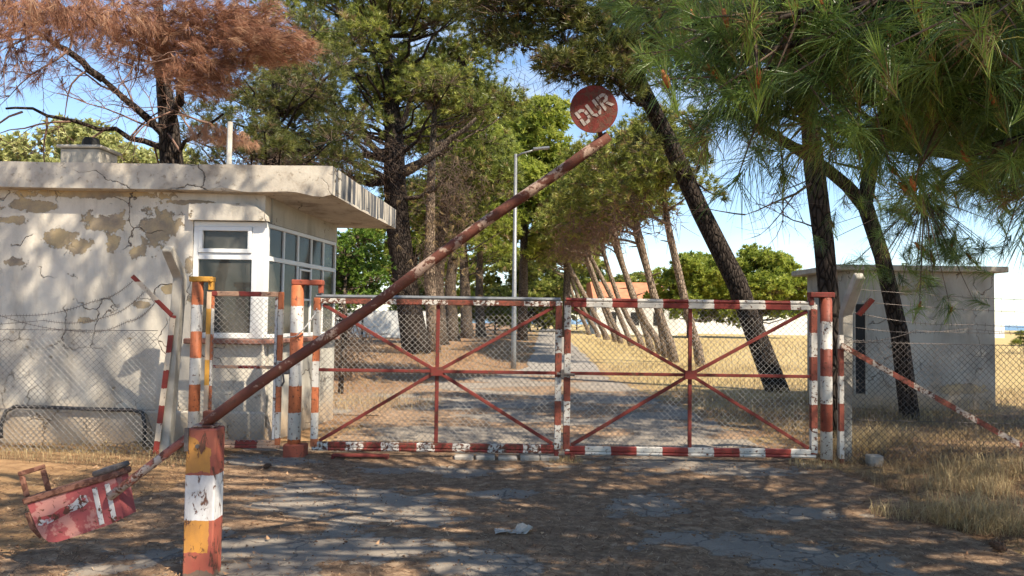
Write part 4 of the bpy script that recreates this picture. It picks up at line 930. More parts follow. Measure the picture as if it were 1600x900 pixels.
# avenue, right row: slim pines leaning in over the path
RROW = [(6.55, 26.0), (6.2, 28.6), (6.6, 32.0), (7.0, 35.0), (7.2, 38.5), (7.35, 42.0), (7.3, 45.5), (7.4, 50.5), (7.5, 54), (7.55, 59), (7.7, 66), (7.9, 76)]
ORD = ('first', 'second', 'third', 'fourth', 'fifth', 'sixth', 'seventh', 'eighth', 'ninth', 'tenth', 'eleventh', 'last and farthest')
RROW = [(x_, y_, ORD[i] + ' leaning pale pine trunk from the front in the right avenue row') for i, (x_, y_) in enumerate(RROW)]
for i, (x_, y_, lab) in enumerate(RROW):
    ln = (-1.15, -1.75, -1.7, -2.1, -2.5, -2.3, -2.4, -2.9, -2.6, -2.8, -3.0, -3.0)[i]; h = (4.9, 5.0, 5.2, 5.3, 5.6, 5.4, 5.4, 5.8, 5.6, 5.6, 6, 6)[i]
    r_ = .15 if i < 5 else .18; cx = x_ + ln * 1.25
    r_ *= random.uniform(.8, 1.25); ln *= random.uniform(.75, 1.2); bw = random.uniform(-.35, .35)
    tr = [(x_, y_, -.25, r_ * 1.3), (x_ + ln * .12, y_, .7, r_), (x_ + ln * .3 + bw * .6, y_, h * .28, r_ * .95), (x_ + ln * .55 + bw, y_, h * .52, r_ * .9), (x_ + ln * .8 + bw * .6, y_, h * .78, r_ * .82), (x_ + ln, y_, h, r_ * .75), (x_ + ln * 1.2, y_, h * 1.35, r_ * .4)]
    cl = shell_clumps((cx, y_, h + 1.9), (2.0 + .06 * i, 2.3, 2.0), 24, 1.05, -.9, 60)
    o = pine('pine_tree', lab, tr, cl, .62, 17, .25 + .007 * i, .036 + .0022 * i, 'needles_mid', 'bark_pale', group='right avenue pines', tint=(.25, .95), dead=.08)
    if i < 7:
        hanging_twigs('dead_twigs', None, [(cx - .7, y_ - .3, h + .3, 1.6, 1.0, .8, 130)], parent=o, r=.017, ln=(.4, 1.2), mat='twig_dead')

# dark slanted pine
lean_cl = []
for (x_, y_, z_, r_) in ((-.9, 16, 8.3, .8), (-.1, 16, 8.0, .85), (.7, 15.8, 7.7, .8), (1.05, 16.2, 7.2, .75), (1.7, 15.8, 6.9, .7), (2.2, 16, 7.4, .85), (2.7, 16.2, 7.8, .85), (1.6, 16, 8.2, .9), (.5, 16, 8.7, .9), (3.4, 16.5, 7.2, .8), (1.0, 15.6, 8.4, .8), (-.6, 15.8, 8.9, .8), (2.6, 15.7, 6.7, .55), (3.2, 16, 8.3, .9), (-1.4, 16, 8.6, .9), (0.0, 16, 7.3, .6), (1.2, 15.6, 6.5, .55), (2.0, 15.6, 6.3, .5), (-1.9, 16.2, 9.0, .9), (3.0, 15.8, 7.6, .9), (3.9, 16.4, 7.9, .9)):
    for k in range(2): lean_cl.append((x_ + random.uniform(-.3, .3), y_ + random.uniform(-.7, .7), z_ + random.uniform(-.15, .45), r_ * 1.2, 84))
lean_cl += [(3.75, 17, 4.95, .32, 16), (4.65, 17, 4.4, .22, 9), (4.3, 17.1, 5.2, .35, 16), (3.0, 17.0, 5.6, .4, 20)]
leanp = pine('pine_tree', 'near black pine trunk slanting left across the field view', [(6.2, 17.4, -.3, .32), (6.1, 17.4, .1, .27), (5.61, 17.4, 1.34, .245), (5.17, 17.4, 2.51, .235), (4.35, 17.4, 4.13, .215), (3.55, 17.2, 5.72, .19), (2.67, 16.8, 7.21, .17), (1.74, 16.3, 8.31, .1)],
     lean_cl, .6, 22, .2, .022, 'needles_dark', 'bark_dark', tint=(.1, .95), dead=.06, limb_r=.09)
hanging_twigs('dead_twigs', None, [(1.2, 16, 6.8, 1.8, .8, .4, 150), (-.6, 16, 7.6, .9, .6, .4, 60)], parent=leanp, r=.006, ln=(.3, .8))

# two pines by the right gate post and the hut
def bare_part(parent, starts, name='bare_branches', mat='twig_brown', levels=2):
    mb = MB(); bag = []
    for (p, d, ln, r_) in starts: bare_branch(mb, p, d, ln, r_, levels, bag)
    mb.build(name, mat, parent, True)
    off = WORLD0[parent.name]; V, F = sticks([tuple(b[0]) for b in bag], [tuple(b[1]) for b in bag], np.array([b[2] for b in bag]))
    tag(np_mesh('bare_twigs', V, F, mat, parent, off=off), kind='stuff')
cl = [(4.0 + random.uniform(-1.4, 1.8), 10.2 + random.uniform(-1.6, 1.4), random.uniform(5.6, 7.6), random.uniform(.5, .8), 54) for k in range(26)]
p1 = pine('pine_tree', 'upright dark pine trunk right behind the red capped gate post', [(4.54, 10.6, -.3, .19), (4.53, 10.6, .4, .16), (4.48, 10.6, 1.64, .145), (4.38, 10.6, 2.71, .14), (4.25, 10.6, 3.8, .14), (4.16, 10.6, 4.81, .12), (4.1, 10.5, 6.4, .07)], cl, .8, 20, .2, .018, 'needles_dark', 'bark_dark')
bare_part(p1, [((4.27, 10.6, 3.6), (-.75, -.1, -.55), 1.5, .024), ((4.35, 10.6, 2.9), (-.9, .2, .25), .8, .015)])
cl = [(8.6 + random.uniform(-3.2, 4.6), 10.2 + random.uniform(-3.0, 2.4), random.uniform(5.4, 8.2), random.uniform(.75, 1.15), 72) for k in range(80)] + [(11.2 + random.uniform(-2.2, 2.4), 10.2 + random.uniform(-2.0, 2.2), random.uniform(5.4, 8.0), random.uniform(.8, 1.2), 76) for k in range(40)] + [(5.6, 12.3, 5.2, .5, 30), (4.3, 12.2, 5.3, .6, 50), (3.4, 12.1, 5.5, .6, 60), (2.8, 12.1, 6.0, .6, 60), (5.0, 12.2, 5.6, .6, 60), (6.6, 12, 5.0, .5, 30)]
p2 = pine('pine_tree', 'curved dark pine trunk standing in front of the small hut', [(6.7, 12.7, -.3, .19), (6.66, 12.7, .2, .16), (6.51, 12.7, 1.44, .14), (6.23, 12.7, 2.73, .13), (5.95, 12.7, 3.6, .125), (6.05, 12.6, 4.6, .12), (6.4, 12.3, 6.0, .08)], cl, .75, 18, .20, .020, 'needles_dark', 'bark_dark')
MB().tube([(5.96, 12.7, 3.55), (5.6, 12.6, 3.9), (5.2, 12.5, 4.18), (4.7, 12.4, 4.45), (4.17, 12.3, 4.73), (3.5, 12.2, 5.3), (2.9, 12.1, 5.9)], [.12, .105, .095, .085, .07, .05, .02], 8, rough=.05).build('limb', 'bark_dark', p2, True)
bare_part(p2, [((5.2, 12.5, 4.15), (-.5, 0, -.6), 1.1, .018)])
# drooping foliage of this tree in front of the hut
def shoots(P, A, K=95, Ln=.19, wid=.0026, droop=.5, spread=.95, tint=None):
    return tufts(P, A, K, Ln, wid, spread, droop, 2, tint, .12, .15)

# dead brown pine behind the guardhouse
dead = thing('dead_pine', (-5.95, 13, 0), 'dead pine with rust brown needles rising behind the guardhouse', 'tree')
mb = MB(); mb.tube([(-5.95, 13, -.3), (-5.95, 13, 2), (-5.93, 13, 4.2), (-6.0, 13, 4.9), (-6.1, 13, 5.5), (-6.2, 12.9, 7.0)], [.26, .23, .20, .17, .13, .07], 9, rough=.06)
MB_l = [((-5.98, 13, 4.6), (-6.9, 12.5, 5.5), .09), ((-6.9, 12.5, 5.5), (-7.8, 12.0, 6.15), .07), ((-5.95, 13, 4.4), (-7.2, 12.6, 4.75), .06), ((-6.0, 13, 4.9), (-4.8, 11.2, 5.5), .08), ((-6.05, 13, 5.2), (-5.6, 11.2, 6.1), .07), ((-4.8, 11.2, 5.5), (-3.3, 10.2, 5.55), .05), ((-5.95, 13, 4.25), (-4.6, 11.8, 4.75), .04), ((-7.2, 12.6, 4.75), (-8.3, 12.2, 4.9), .035)]
for a, b_, r_ in MB_l: mb.tube(curve_pts(a, b_, .05, 6, .05), [r_ * (1 - .5 * i / 6) for i in range(7)], 6, cap=False)
mb.build('trunk', 'bark_dark', dead, True)
bare_part(dead, [(Vector(a).lerp(Vector(b_), u), (random.uniform(-1, .2), random.uniform(-.6, .3), random.uniform(-.5, .6)), random.uniform(.9, 1.7), .02) for a, b_, r_ in MB_l for u in (.2, .5, .8)] +
          [((-7.6, 11.8, 6.0), (-.3, -.4, -.6), 1.6, .02), ((-7.2, 12, 5.8), (-.1, -.3, -.8), 1.4, .02), ((-7.9, 11.6, 6.3), (.3, -.3, -.7), 1.5, .018), ((-6.9, 11.5, 6.3), (-.5, -.3, -.4), 1.5, .02), ((-6.2, 11.4, 6.2), (-.7, 0, -.5), 1.4, .02)], mat='twig_dead')
b = Bag()
for (x_, y_, z_, rx, rz, cnt, ax, az) in ((-4.75, 10.9, 5.30, .6, .4, 170, .45, .0), (-4.2, 10.5, 5.45, .6, .42, 190, .6, .1), (-4.35, 10.5, 4.95, .45, .26, 200, .6, .1), (-3.6, 10.3, 5.35, .42, .25, 200, .8, .25), (-3.1, 10.1, 5.28, .38, .13, 130, .95, .25), (-5.2, 10.9, 5.65, .5, .35, 200, .3, .1), (-4.6, 10.6, 5.85, .8, .3, 260, .5, .3), (-3.7, 10.4, 5.75, .45, .25, 150, .7, .5),
                                           (-6.0, 11.2, 5.95, .7, .4, 120, -.2, -.2), (-6.9, 11.2, 6.0, .8, .4, 130, -.3, -.3), (-7.4, 11.4, 5.5, .6, .5, 60, -.3, -.5), (-5.7, 11.2, 5.5, .4, .4, 50, 0, -.3), (-8.0, 11.4, 5.9, .6, .5, 80, -.3, -.3), (-7.2, 10.4, 5.9, .7, .25, 110, .1, -.5), (-6.3, 10.2, 5.75, .6, .22, 110, .3, -.5), (-5.4, 10.0, 5.55, .5, .2, 90, .4, -.4)):
    P = np.array([x_, y_, z_]) + rand_dirs(cnt) * (RNG.random((cnt, 1)) ** .4) * np.array([rx * 1.2, .55, rz * 1.2])
    V, F, T_ = tufts(P, unit(np.array([ax, -.2, az]) + rand_dirs(cnt) * .6), 22, .22, .0075, .7, .4, 1, RNG.random(cnt), .12, .1); b.add(V, F, T_)
    V, F = sticks(P - np.array([ax, -.1, az]) * .25, P, .004); b.add(V, F, np.full(len(V), .15))
b.build('dead_needles', 'needles_dead', dead, WORLD0[dead.name])
b = Bag(); cnt = 150; P = np.array([-4.55, 11.6, 4.42]) + rand_dirs(cnt) * (RNG.random((cnt, 1)) ** .4) * np.array([.55, .35, .16]); P[:, 2] -= .28 * (P[:, 0] + 4.55) ** 2 + .12 * (P[:, 0] + 4.55)
V, F, T_ = tufts(P, unit(np.array([.3, -.1, -.5]) + rand_dirs(cnt) * .5), 26, .16, .005, .7, .3, 1, RNG.random(cnt) * .3 + .7); b.add(V, F, T_)
b.build('withered_needles', 'needles_dead', dead, WORLD0[dead.name])

# dark pine between the guardhouse and the big pine, with a green tuft over the roof
cl = shell_clumps((-6.4, 20, 6.8), (2.7, 1.8, 3.2), 42, .9, -.7, 54) + [(-5.6, 16.8, 5.7, .5, 46), (-5.2, 16.7, 5.3, .42, 40), (-5.9, 16.9, 5.2, .4, 36)]
o = pine('pine_tree', 'shady dark pine with twiggy underside above the guardhouse roof corner', [(-6.6, 20, -.3, .3), (-6.6, 20, 2, .26), (-6.5, 20, 4.5, .22), (-6.4, 20, 7, .15), (-6.4, 20, 8.6, .08)], cl, .4, 24, .2, .014, 'needles_dark', 'bark_dark', tint=(.2, .9))
hanging_twigs('dead_twigs', None, [(-6.3, 19, 4.9, 2.2, 1.2, 1.0, 900)], parent=o, r=.009, ln=(.3, .9))

# sunlit trees further back
for (x_, y_, z_, rx, rz, n_, lab, matn, h0) in ((.8, 54, 11.6, 4.2, 6.2, 70, 'tall sunlit pine behind the lamp post, left of the pair', 'needles_bright', 6), (4.8, 66, 11.2, 4.6, 5.8, 58, 'sunlit pine behind the lamp arm, right of the pair', 'needles_bright', 5),
                                         (2.0, 92, 6.0, 9.0, 6.0, 84, 'shadowy low pine closing the far end of the path', 'needles_mid', 2), (-9, 70, 7.5, 6, 6.5, 56, 'far green pine showing under the big pine crown', 'needles_bright', 3)):
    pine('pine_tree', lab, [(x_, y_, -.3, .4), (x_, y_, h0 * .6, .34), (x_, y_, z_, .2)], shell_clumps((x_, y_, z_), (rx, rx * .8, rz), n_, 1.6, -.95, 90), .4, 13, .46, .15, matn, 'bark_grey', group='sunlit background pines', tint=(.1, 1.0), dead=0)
pine('stone_pine', 'round bright green tree beyond the field, nearest the slanted trunk', [(16.6, 70, -.3, .4), (16.6, 70, 2.2, .35), (16.6, 70, 5, .2)], shell_clumps((17.2, 70, 4.2), (3.8, 3.6, 3.5), 60, 1.4, -.7, 90), .3, 12, .42, .18, 'needles_bright', group='round trees beyond the field', dead=0, tint=(.05, .95))
pine('stone_pine', 'round bright green tree beyond the field, nearest the small hut', [(23.6, 72, -.3, .4), (23.6, 72, 2.2, .35), (23.6, 72, 5, .2)], shell_clumps((23.6, 72, 4.0), (4.7, 4.2, 4.0), 76, 1.45, -.7, 90), .3, 12, .42, .18, 'needles_bright', group='round trees beyond the field', dead=0, tint=(.05, .95))
pine('stone_pine', 'darker low tree beside the far terracotta roof', [(12.4, 96, -.3, .4), (12.4, 96, 2.2, .35), (12.4, 96, 5, .2)], shell_clumps((13.0, 96, 4.2), (5.5, 4, 4.2), 54, 1.6, -.7, 80), .3, 14, .48, .17, 'needles_mid', group='round trees beyond the field', dead=0, tint=(.2, .95))
pine('broadleaf_tree', 'pale yellow green tree far left behind the chimney', [(-23, 40, -.3, .35), (-23, 40, 3, .3), (-23, 40, 7, .15)], shell_clumps((-22.5, 40, 7.6), (6.5, 4, 3.9), 70, 1.5, -.6, 90), .3, 12, .30, .17, 'leaves_pale', dead=0, tint=(.1, 1))
pine('shrub', 'bright leafy shrub beside the guardhouse corner window', [(-3.5, 15.6, -.2, .06), (-3.45, 15.6, 1.2, .05), (-3.45, 15.6, 2.4, .03)], shell_clumps((-3.55, 15.6, 2.35), (.8, .7, 1.25), 22, .42, -.7, 60), .1, 9, .09, .045, 'leaves_bright', cat='shrub', dead=0, tint=(.05, 1), limb_r=.02)
pine('shrub', 'green shrub between the bright shrub and the big pine', [(-4.5, 20.5, -.2, .06), (-4.5, 20.5, 1.2, .05), (-4.5, 20.5, 2.4, .03)], shell_clumps((-4.4, 20.5, 2.5), (1.3, 1.0, 1.3), 24, .5, -.7, 56), .1, 10, .13, .045, 'leaves_bright', cat='shrub', dead=0, tint=(.0, .8), limb_r=.02)
pine('shrub', 'small round shrub in the field at the right edge', [(28.5, 42, -.2, .06), (28.5, 42, .8, .05), (28.5, 42, 1.1, .03)], shell_clumps((28.7, 42, .9), (.9, .8, .8), 14, .42, -.5, 40), .1, 10, .2, .04, 'needles_mid', cat='shrub', dead=0, limb_r=.02)
for (x_, y_, rx, rz, lab) in ((-7.5, 66, 3.6, 2.6, 'dark green undergrowth left of the avenue behind the trunks'), (-1.6, 74, 3.4, 2.8, 'green undergrowth at the far end of the left trunk row'), (3.6, 104, 4.6, 3.4, 'far shrub closing the end of the path'), (9.5, 110, 4.6, 3.0, 'far shrub behind the right trunk row'), (-3.4, 92, 4.4, 3.2, 'far shrub left of the path end')):
    pine('shrub', lab, [(x_, y_, -.3, .12), (x_, y_, 1.0, .1), (x_, y_, rz, .05)], shell_clumps((x_, y_, rz * .75), (rx, rx * .5, rz), 26, 1.2, -.6, 56), .1, 12, .40, .13, 'needles_mid', cat='shrub', group='undergrowth along the avenue', dead=0, limb_r=.04, tint=(.1, .9))
# brush pile / dark branches lying behind the guardhouse
o = thing('brush_pile', (-4.2, 18, 0), 'heap of dry brown branches left of the big pine trunk', 'brush pile')
hanging_twigs('branches', None, [(-4.6, 18, .9, 1.3, .8, .9, 900)], parent=o, r=.012, ln=(.4, 1.1), mat='twig_brown')

# near pine overhanging the top right of the view
npn = thing('pine_tree', (4.7, 2.6, 0), 'near pine with long drooping needles overhanging the top right corner', 'tree')
mb = MB(); mb.tube([(4.7, 2.6, -.3), (4.68, 2.6, 1.5), (4.6, 2.65, 3.5), (4.5, 2.7, 6), (4.4, 2.6, 9)], [.3, .25, .22, .17, .08], 10, rough=.06)
BOUGHS = [((4.6, 2.65, 4.0), (2.4, 2.9, 3.25), (.62, 2.75, 2.68)), ((4.6, 2.65, 3.5), (2.4, 2.5, 2.95), (1.25, 2.15, 2.50)), ((4.6, 2.65, 3.6), (2.2, 2.5, 3.0), (.85, 2.4, 2.58)), ((4.6, 2.65, 3.3), (2.8, 2.6, 2.75), (1.75, 2.5, 2.42)),
          ((4.6, 2.65, 3.7), (2.6, 3.1, 3.1), (1.45, 3.2, 2.72)), ((4.6, 2.65, 3.6), (3.0, 3.7, 3.2), (2.2, 4.2, 2.90)), ((4.6, 2.65, 3.9), (3.3, 4.4, 3.5), (3.15, 5.9, 2.45)), ((4.6, 2.65, 3.6), (4.0, 4.6, 3.3), (3.85, 6.0, 2.75)),
          ((4.6, 2.65, 4.2), (2.9, 3.6, 3.7), (1.6, 4.4, 3.25)), ((4.6, 2.65, 4.1), (2.4, 3.3, 3.5), (.95, 3.8, 3.12)), ((4.6, 2.65, 4.0), (3.4, 3.8, 3.5), (2.5, 5.0, 3.2)), ((4.6, 2.65, 3.4), (3.4, 3.3, 2.95), (2.35, 3.5, 2.55)), ((4.6, 2.65, 3.5), (3.6, 4.0, 3.1), (3.0, 4.5, 2.7)), ((4.6, 2.65, 4.4), (2.6, 4.0, 4.0), (.9, 4.6, 3.5)),
          ((4.6, 2.65, 3.9), (2.3, 2.7, 3.2), (.60, 2.5, 2.56)), ((4.6, 2.65, 3.8), (2.6, 2.8, 3.1), (1.1, 2.7, 2.70)), ((4.6, 2.65, 3.6), (3.0, 2.9, 3.0), (1.9, 3.0, 2.66)), ((4.6, 2.65, 3.9), (2.8, 3.4, 3.4), (1.7, 3.7, 3.0)), ((4.6, 2.65, 4.0), (2.6, 3.3, 3.4), (1.2, 3.3, 3.0)),
          ((4.6, 2.65, 3.8), (3.6, 4.2, 3.5), (2.9, 5.2, 3.05)), ((4.6, 2.65, 3.6), (4.1, 4.4, 3.3), (3.4, 5.0, 2.75)), ((4.6, 2.65, 4.2), (3.0, 4.4, 4.0), (1.9, 5.4, 3.7)), ((4.6, 2.65, 3.3), (3.0, 2.4, 2.8), (1.55, 2.2, 2.55)), ((4.6, 2.65, 4.3), (2.2, 3.4, 3.8), (.55, 3.6, 3.2)),
          ((4.6, 2.65, 3.4), (2.6, 2.7, 2.9), (1.3, 2.6, 2.42)), ((4.6, 2.65, 3.2), (3.2, 2.9, 2.75), (2.1, 3.0, 2.38)), ((4.6, 2.65, 3.3), (3.0, 3.1, 2.85), (1.6, 3.0, 2.46)), ((4.6, 2.65, 3.5), (3.2, 3.4, 3.0), (2.0, 3.6, 2.58)), ((4.6, 2.65, 3.6), (2.6, 2.9, 3.0), (1.0, 3.0, 2.58)), ((4.6, 2.65, 3.3), (3.6, 3.5, 2.9), (2.7, 4.0, 2.5)),
          ((4.6, 2.65, 3.1), (3.0, 2.5, 2.6), (1.6, 2.5, 2.2)), ((4.6, 2.65, 3.2), (2.6, 2.8, 2.75), (1.35, 2.75, 2.33)), ((4.6, 2.65, 3.1), (3.5, 3.0, 2.6), (2.35, 3.4, 2.28)), ((4.6, 2.65, 3.3), (3.7, 3.7, 2.9), (2.65, 4.3, 2.42)), ((4.6, 2.65, 3.4), (4.2, 4.0, 3.0), (3.4, 5.2, 2.45)), ((4.6, 2.65, 3.5), (2.4, 2.4, 2.9), (.75, 2.45, 2.47)),
          ((4.6, 2.65, 3.8), (2.2, 2.6, 3.0), (.66, 2.45, 2.50)), ((4.6, 2.65, 3.6), (2.2, 2.6, 2.9), (.74, 2.55, 2.42)), ((4.6, 2.65, 3.5), (2.3, 2.7, 2.85), (.84, 2.65, 2.40)), ((4.6, 2.65, 3.4), (2.4, 2.8, 2.8), (1.08, 2.75, 2.40)), ((4.6, 2.65, 4.0), (2.2, 2.9, 3.2), (.70, 2.85, 2.64))]
cr = Bag(); tw = Bag(); buds = MB()
def bez(a, b_, c, u): return a * (1 - u) ** 2 + b_ * 2 * u * (1 - u) + c * u * u
for bi, (a, b_, c) in enumerate(BOUGHS):
    a, b_, c = np.array(a), np.array(b_), np.array(c); us = np.linspace(0, 1, 9); pts = [bez(a, b_, c, u) for u in us]
    mb.tube([tuple(p) for p in pts], [.05 * (1 - .82 * i / 8) for i in range(9)], 6, cap=False)
    nsh = 40; P = []; A = []
    for k in range(nsh):
        u = .42 + .58 * (k + random.random()) / nsh; q = bez(a, b_, c, u); tan = unit(bez(a, b_, c, min(1, u + .02)) - bez(a, b_, c, u - .02))
        d = unit(rand_dirs(1)[0] * np.array([1, 1, .55]) + tan * .6 + np.array([0, 0, -.12])); ln_ = random.uniform(.12, .5) * (1.25 - .5 * u)
        e = q + d * ln_ + np.array([0, 0, -.18 * ln_]); P.append(e); A.append(unit(d + np.array([0, 0, .35])))
        V, F = sticks(np.array([q]), np.array([e]), .006); tw.add(V, F)
    P = np.array(P); A = np.array(A)
    if bi == 6:   # long hanging spray in front of the hut
        e = np.array([3.3, 6.0, 2.28]) + RNG.normal(size=(80, 3)) * np.array([.28, .22, .24]); P = np.concatenate([P, e]); A = np.concatenate([A, unit(rand_dirs(80) + np.array([0, 0, -.5]))])
        V, F = sticks(np.repeat(np.array([[3.2, 5.85, 2.6]]), 80, 0), e, .005); tw.add(V, F)
    N_ = len(P); kind = RNG.random(N_); ti = np.where(kind < .12, RNG.uniform(.955, 1, N_), RNG.uniform(.05, .8, N_))
    for sel, dr_, sp_, ln0 in ((kind < .45, .30, 1.1, .16), ((kind >= .45) & (kind < .8), .55, 1.3, .185), (kind >= .8, .15, .8, .14)):
        if sel.any(): V, F, T_ = shoots(P[sel], A[sel], 76, ln0 * RNG.uniform(.7, 1.1, sel.sum()), .0027, dr_, sp_, ti[sel]); cr.add(V, F, T_)
    yng = RNG.random(N_) < .40; Py = P[yng]; Ay = unit(A[yng] * .5 + np.array([0, 0, .8]))
    if len(Py):
        V, F, T_ = shoots(Py, Ay, 46, .12, .0028, .05, .5, np.full(len(Py), .90)); cr.add(V, F, T_)
        for p, d in zip(Py, Ay):
            if random.random() < .5: buds.tube([tuple(p - d * .03), tuple(p), tuple(p + d * .03)], [.006, .010, .005], 6, rough=.25)
# old foliage higher in the crown: shades the drive
up_cl = []
while len(up_cl) < 200:
    x_, y_, z_ = random.uniform(-3.4, 11.5), random.uniform(-1.8, 7.0), random.uniform(4.4, 10.0)
    if z_ < 1.6 + .47 * max(y_, 0) + .9: continue
    if (x_ - 4.0) ** 2 / 56 + (y_ - 2.4) ** 2 / 24 > 1.05: continue
    up_cl.append((x_, y_, z_, random.uniform(.5, .85), 44))
up_cl = up_cl[:135]
for k in range(20): up_cl.append((random.uniform(7, 12.5), random.uniform(-.5, 5.2), random.uniform(4.8, 8), random.uniform(.7, 1.0), 50))
for k in range(26): up_cl.append((random.uniform(-4.2, -.4), random.uniform(3.6, 7.2), random.uniform(7.6, 10.2), random.uniform(.6, .9), 50))
def open_sky(c):
    """true where the crown leaves the sun a gap on to the foot gate and the wall behind it"""
    for Yp in (8.6, 9.25):
        t_ = (Yp - c[1]) / to_sun.y * -1; xp = c[0] - to_sun.x * t_; zp = c[2] - to_sun.z * t_
        if -5.3 < xp < -2.0 and -.9 < zp < 2.3: return True
    t_ = c[2] / to_sun.z; xp = c[0] - to_sun.x * t_; yp = c[1] - to_sun.y * t_
    return -5.4 < xp < -2.2 and 7.2 < yp < 9.4
up_cl = [c for c in up_cl if not open_sky(c)]
for (cx, cy, cz, r_, nt) in up_cl:
    dirs = rand_dirs(nt); P = np.array([cx, cy, cz]) + dirs * (r_ * RNG.uniform(.3, 1, nt) ** .6)[:, None] * np.array([1, 1, .6])
    V, F, T_ = tufts(P, dirs + np.array([0, 0, .4]), 15, .2, .023, 1.3, .2, 1, RNG.random(nt) * .8); cr.add(V, F, T_)
    P = P[::2]; V, F = sticks(np.array([cx, cy, cz]) + (P - np.array([cx, cy, cz])) * .15, P, .007); tw.add(V, F)
    q = Vector((4.5, 2.65, min(8.5, max(3.6, cz - 1.2)))); c = Vector((cx, cy, cz)); mb.tube(curve_pts(q, c, .1, 4, .1), [.05, .04, .03, .022, .015], 5, cap=False)
mb.build('trunk', 'bark_dark', npn, True); cr.build('crown', 'needles_near', npn, WORLD0[npn.name])
tag(tw.build('twigs', 'twig_brown', npn, WORLD0[npn.name]), kind='stuff'); tag(buds.build('buds', 'bud_orange', npn, True), kind='stuff')

# ================================================================== GRASS, LITTER, SMALL THINGS
def blades(name, n, sampler, ln, wid, lean, mat='straw', tint=(.1, 1)):
    x_, y_ = sampler(n); n = len(x_); z_ = height(x_, y_); P = np.stack([x_, y_, z_ - .01], 1)
    a = RNG.random(n) * 2 * np.pi; L_ = RNG.uniform(ln[0], ln[1], n); le = RNG.uniform(.15, lean, n); d = np.stack([np.cos(a), np.sin(a), np.zeros(n)], 1)
    w_ = np.stack([-np.sin(a), np.cos(a), np.zeros(n)], 1) * wid / 2; up_ = np.array([0, 0, 1.0])
    m_ = P + d * (le * L_ * .3)[:, None] + up_ * (L_ * .6)[:, None]; tip = P + d * (le * L_)[:, None] + up_ * (L_ * np.clip(1.05 - le * .55, .25, 1))[:, None]
    V = np.stack([P - w_, P + w_, m_ + w_ * .8, m_ - w_ * .8, tip], 1).reshape(-1, 3); q = np.arange(n)[:, None] * 5
    F = np.concatenate([q + np.array([0, 1, 2]), q + np.array([0, 2, 3]), q + np.array([3, 2, 4])], 1).reshape(-1, 3); T_ = np.repeat(RNG.uniform(tint[0], tint[1], n), 5)
    return V, F, T_
def rect(x0, x1, y0, y1, thr=0.0, sc=1.2, seed=50):
    def f(n):
        x_ = RNG.uniform(x0, x1, n); y_ = RNG.uniform(y0, y1, n); l, r = drive_edges(y_); k = (fbm(x_ * sc, y_ * sc, seed) > thr + .12 * (RNG.random(n) - .5)) & ((x_ < l - .1) | (x_ > r - .35 * fbm(x_ * 2, y_ * 2, 7)))
        return x_[k], y_[k]
    return f
gb = Bag()
gb.add(*blades('', 15000, rect(3.1, 8.2, 4.4, 9.0, .44, 1.6), (.03, .12), .004, 2.2, tint=(.0, .75)))
gb.add(*blades('', 9000, rect(3.3, 8.2, 4.6, 9.0, .55, 2.6, 61), (.06, .22), .0045, 2.6, tint=(.1, .95)))
gb.add(*blades('', 1500, rect(3.4, 8.2, 4.8, 9.0, .5, 3.1, 77), (.15, .34), .005, 2.8, tint=(.0, .5)))
gb.add(*blades('', 8000, rect(3.6, 8.5, 8.6, 13.5, .48, 1.8), (.06, .26), .006, 2.3, tint=(.0, .8)))
gb.add(*blades('', 9000, rect(3.2, 12, 12, 26, .40), (.10, .35), .008, 1.2, tint=(.2, 1)))
gb.add(*blades('', 6500, rect(-8, 1.0, 12.5, 34, .47), (.08, .28), .009, 1.3, tint=(.0, .7)))
gb.add(*blades('', 5000, rect(-7.5, -3.0, 7.9, 9.2, .42), (.03, .13), .004, 1.4, tint=(.4, 1)))
gb.add(*blades('', 9000, rect(5.0, 30, 24, 60, .3), (.12, .4), .014, 1.1, tint=(.5, 1)))
def blob(cx, cy, r_):
    def f(n): a = RNG.random(n) * 6.28; q = np.sqrt(RNG.random(n)) * r_; return cx + np.cos(a) * q, cy + np.sin(a) * q * .8
    return f
for (cx, cy, r_, n_, l0, l1) in ((3.72, 6.05, .36, 900, .12, .42), (3.3, 6.3, .3, 350, .06, .22), (4.35, 9.4, .35, 700, .15, .45), (4.8, 9.9, .4, 600, .15, .4), (.62, 8.5, .22, 260, .04, .13), (3.4, 8.45, .3, 400, .04, .16), (4.4, 7.3, .4, 500, .1, .3), (4.9, 7.9, .5, 600, .1, .35)):
    gb.add(*blades('', n_, blob(cx, cy, r_), (l0, l1), .0045, 1.7, tint=(.5, 1)))
gb.add(*blades('', 500, blob(-2.4, 13.5, 1.2), (.1, .4), .006, 1.5, tint=(.3, 1)))
tag(gb.build('dry_grass', 'straw'), 'dry straw coloured grass along the fences and under the pines', 'grass', kind='stuff')

n = 85000; x_ = RNG.uniform(-4.6, 5.4, n); y_ = 3.3 + 6.2 * RNG.random(n) ** 1.0
l, r = drive_edges(y_); cov = np.where((x_ > l) & (x_ < r), litter_cover(x_, y_), .75); k = RNG.random(n) < cov * .85 + .14; x_, y_ = x_[k], y_[k]; n = len(x_)
z_ = np.maximum(height(x_, y_), .012) + RNG.uniform(.003, .02, n); a = RNG.random(n) * 6.283; L_ = RNG.uniform(.03, .10, n)
d = np.stack([np.cos(a), np.sin(a), RNG.normal(0, .13, n)], 1); w_ = np.stack([-np.sin(a), np.cos(a), np.zeros(n)], 1) * RNG.uniform(.0014, .0034, n)[:, None]; P = np.stack([x_, y_, z_], 1)
V = np.stack([P - w_, P + w_, P + d * L_[:, None]], 1).reshape(-1, 3); lb = Bag(); lb.add(V, np.arange(len(V)).reshape(-1, 3), np.repeat(RNG.random(n) ** 1.3, 3))
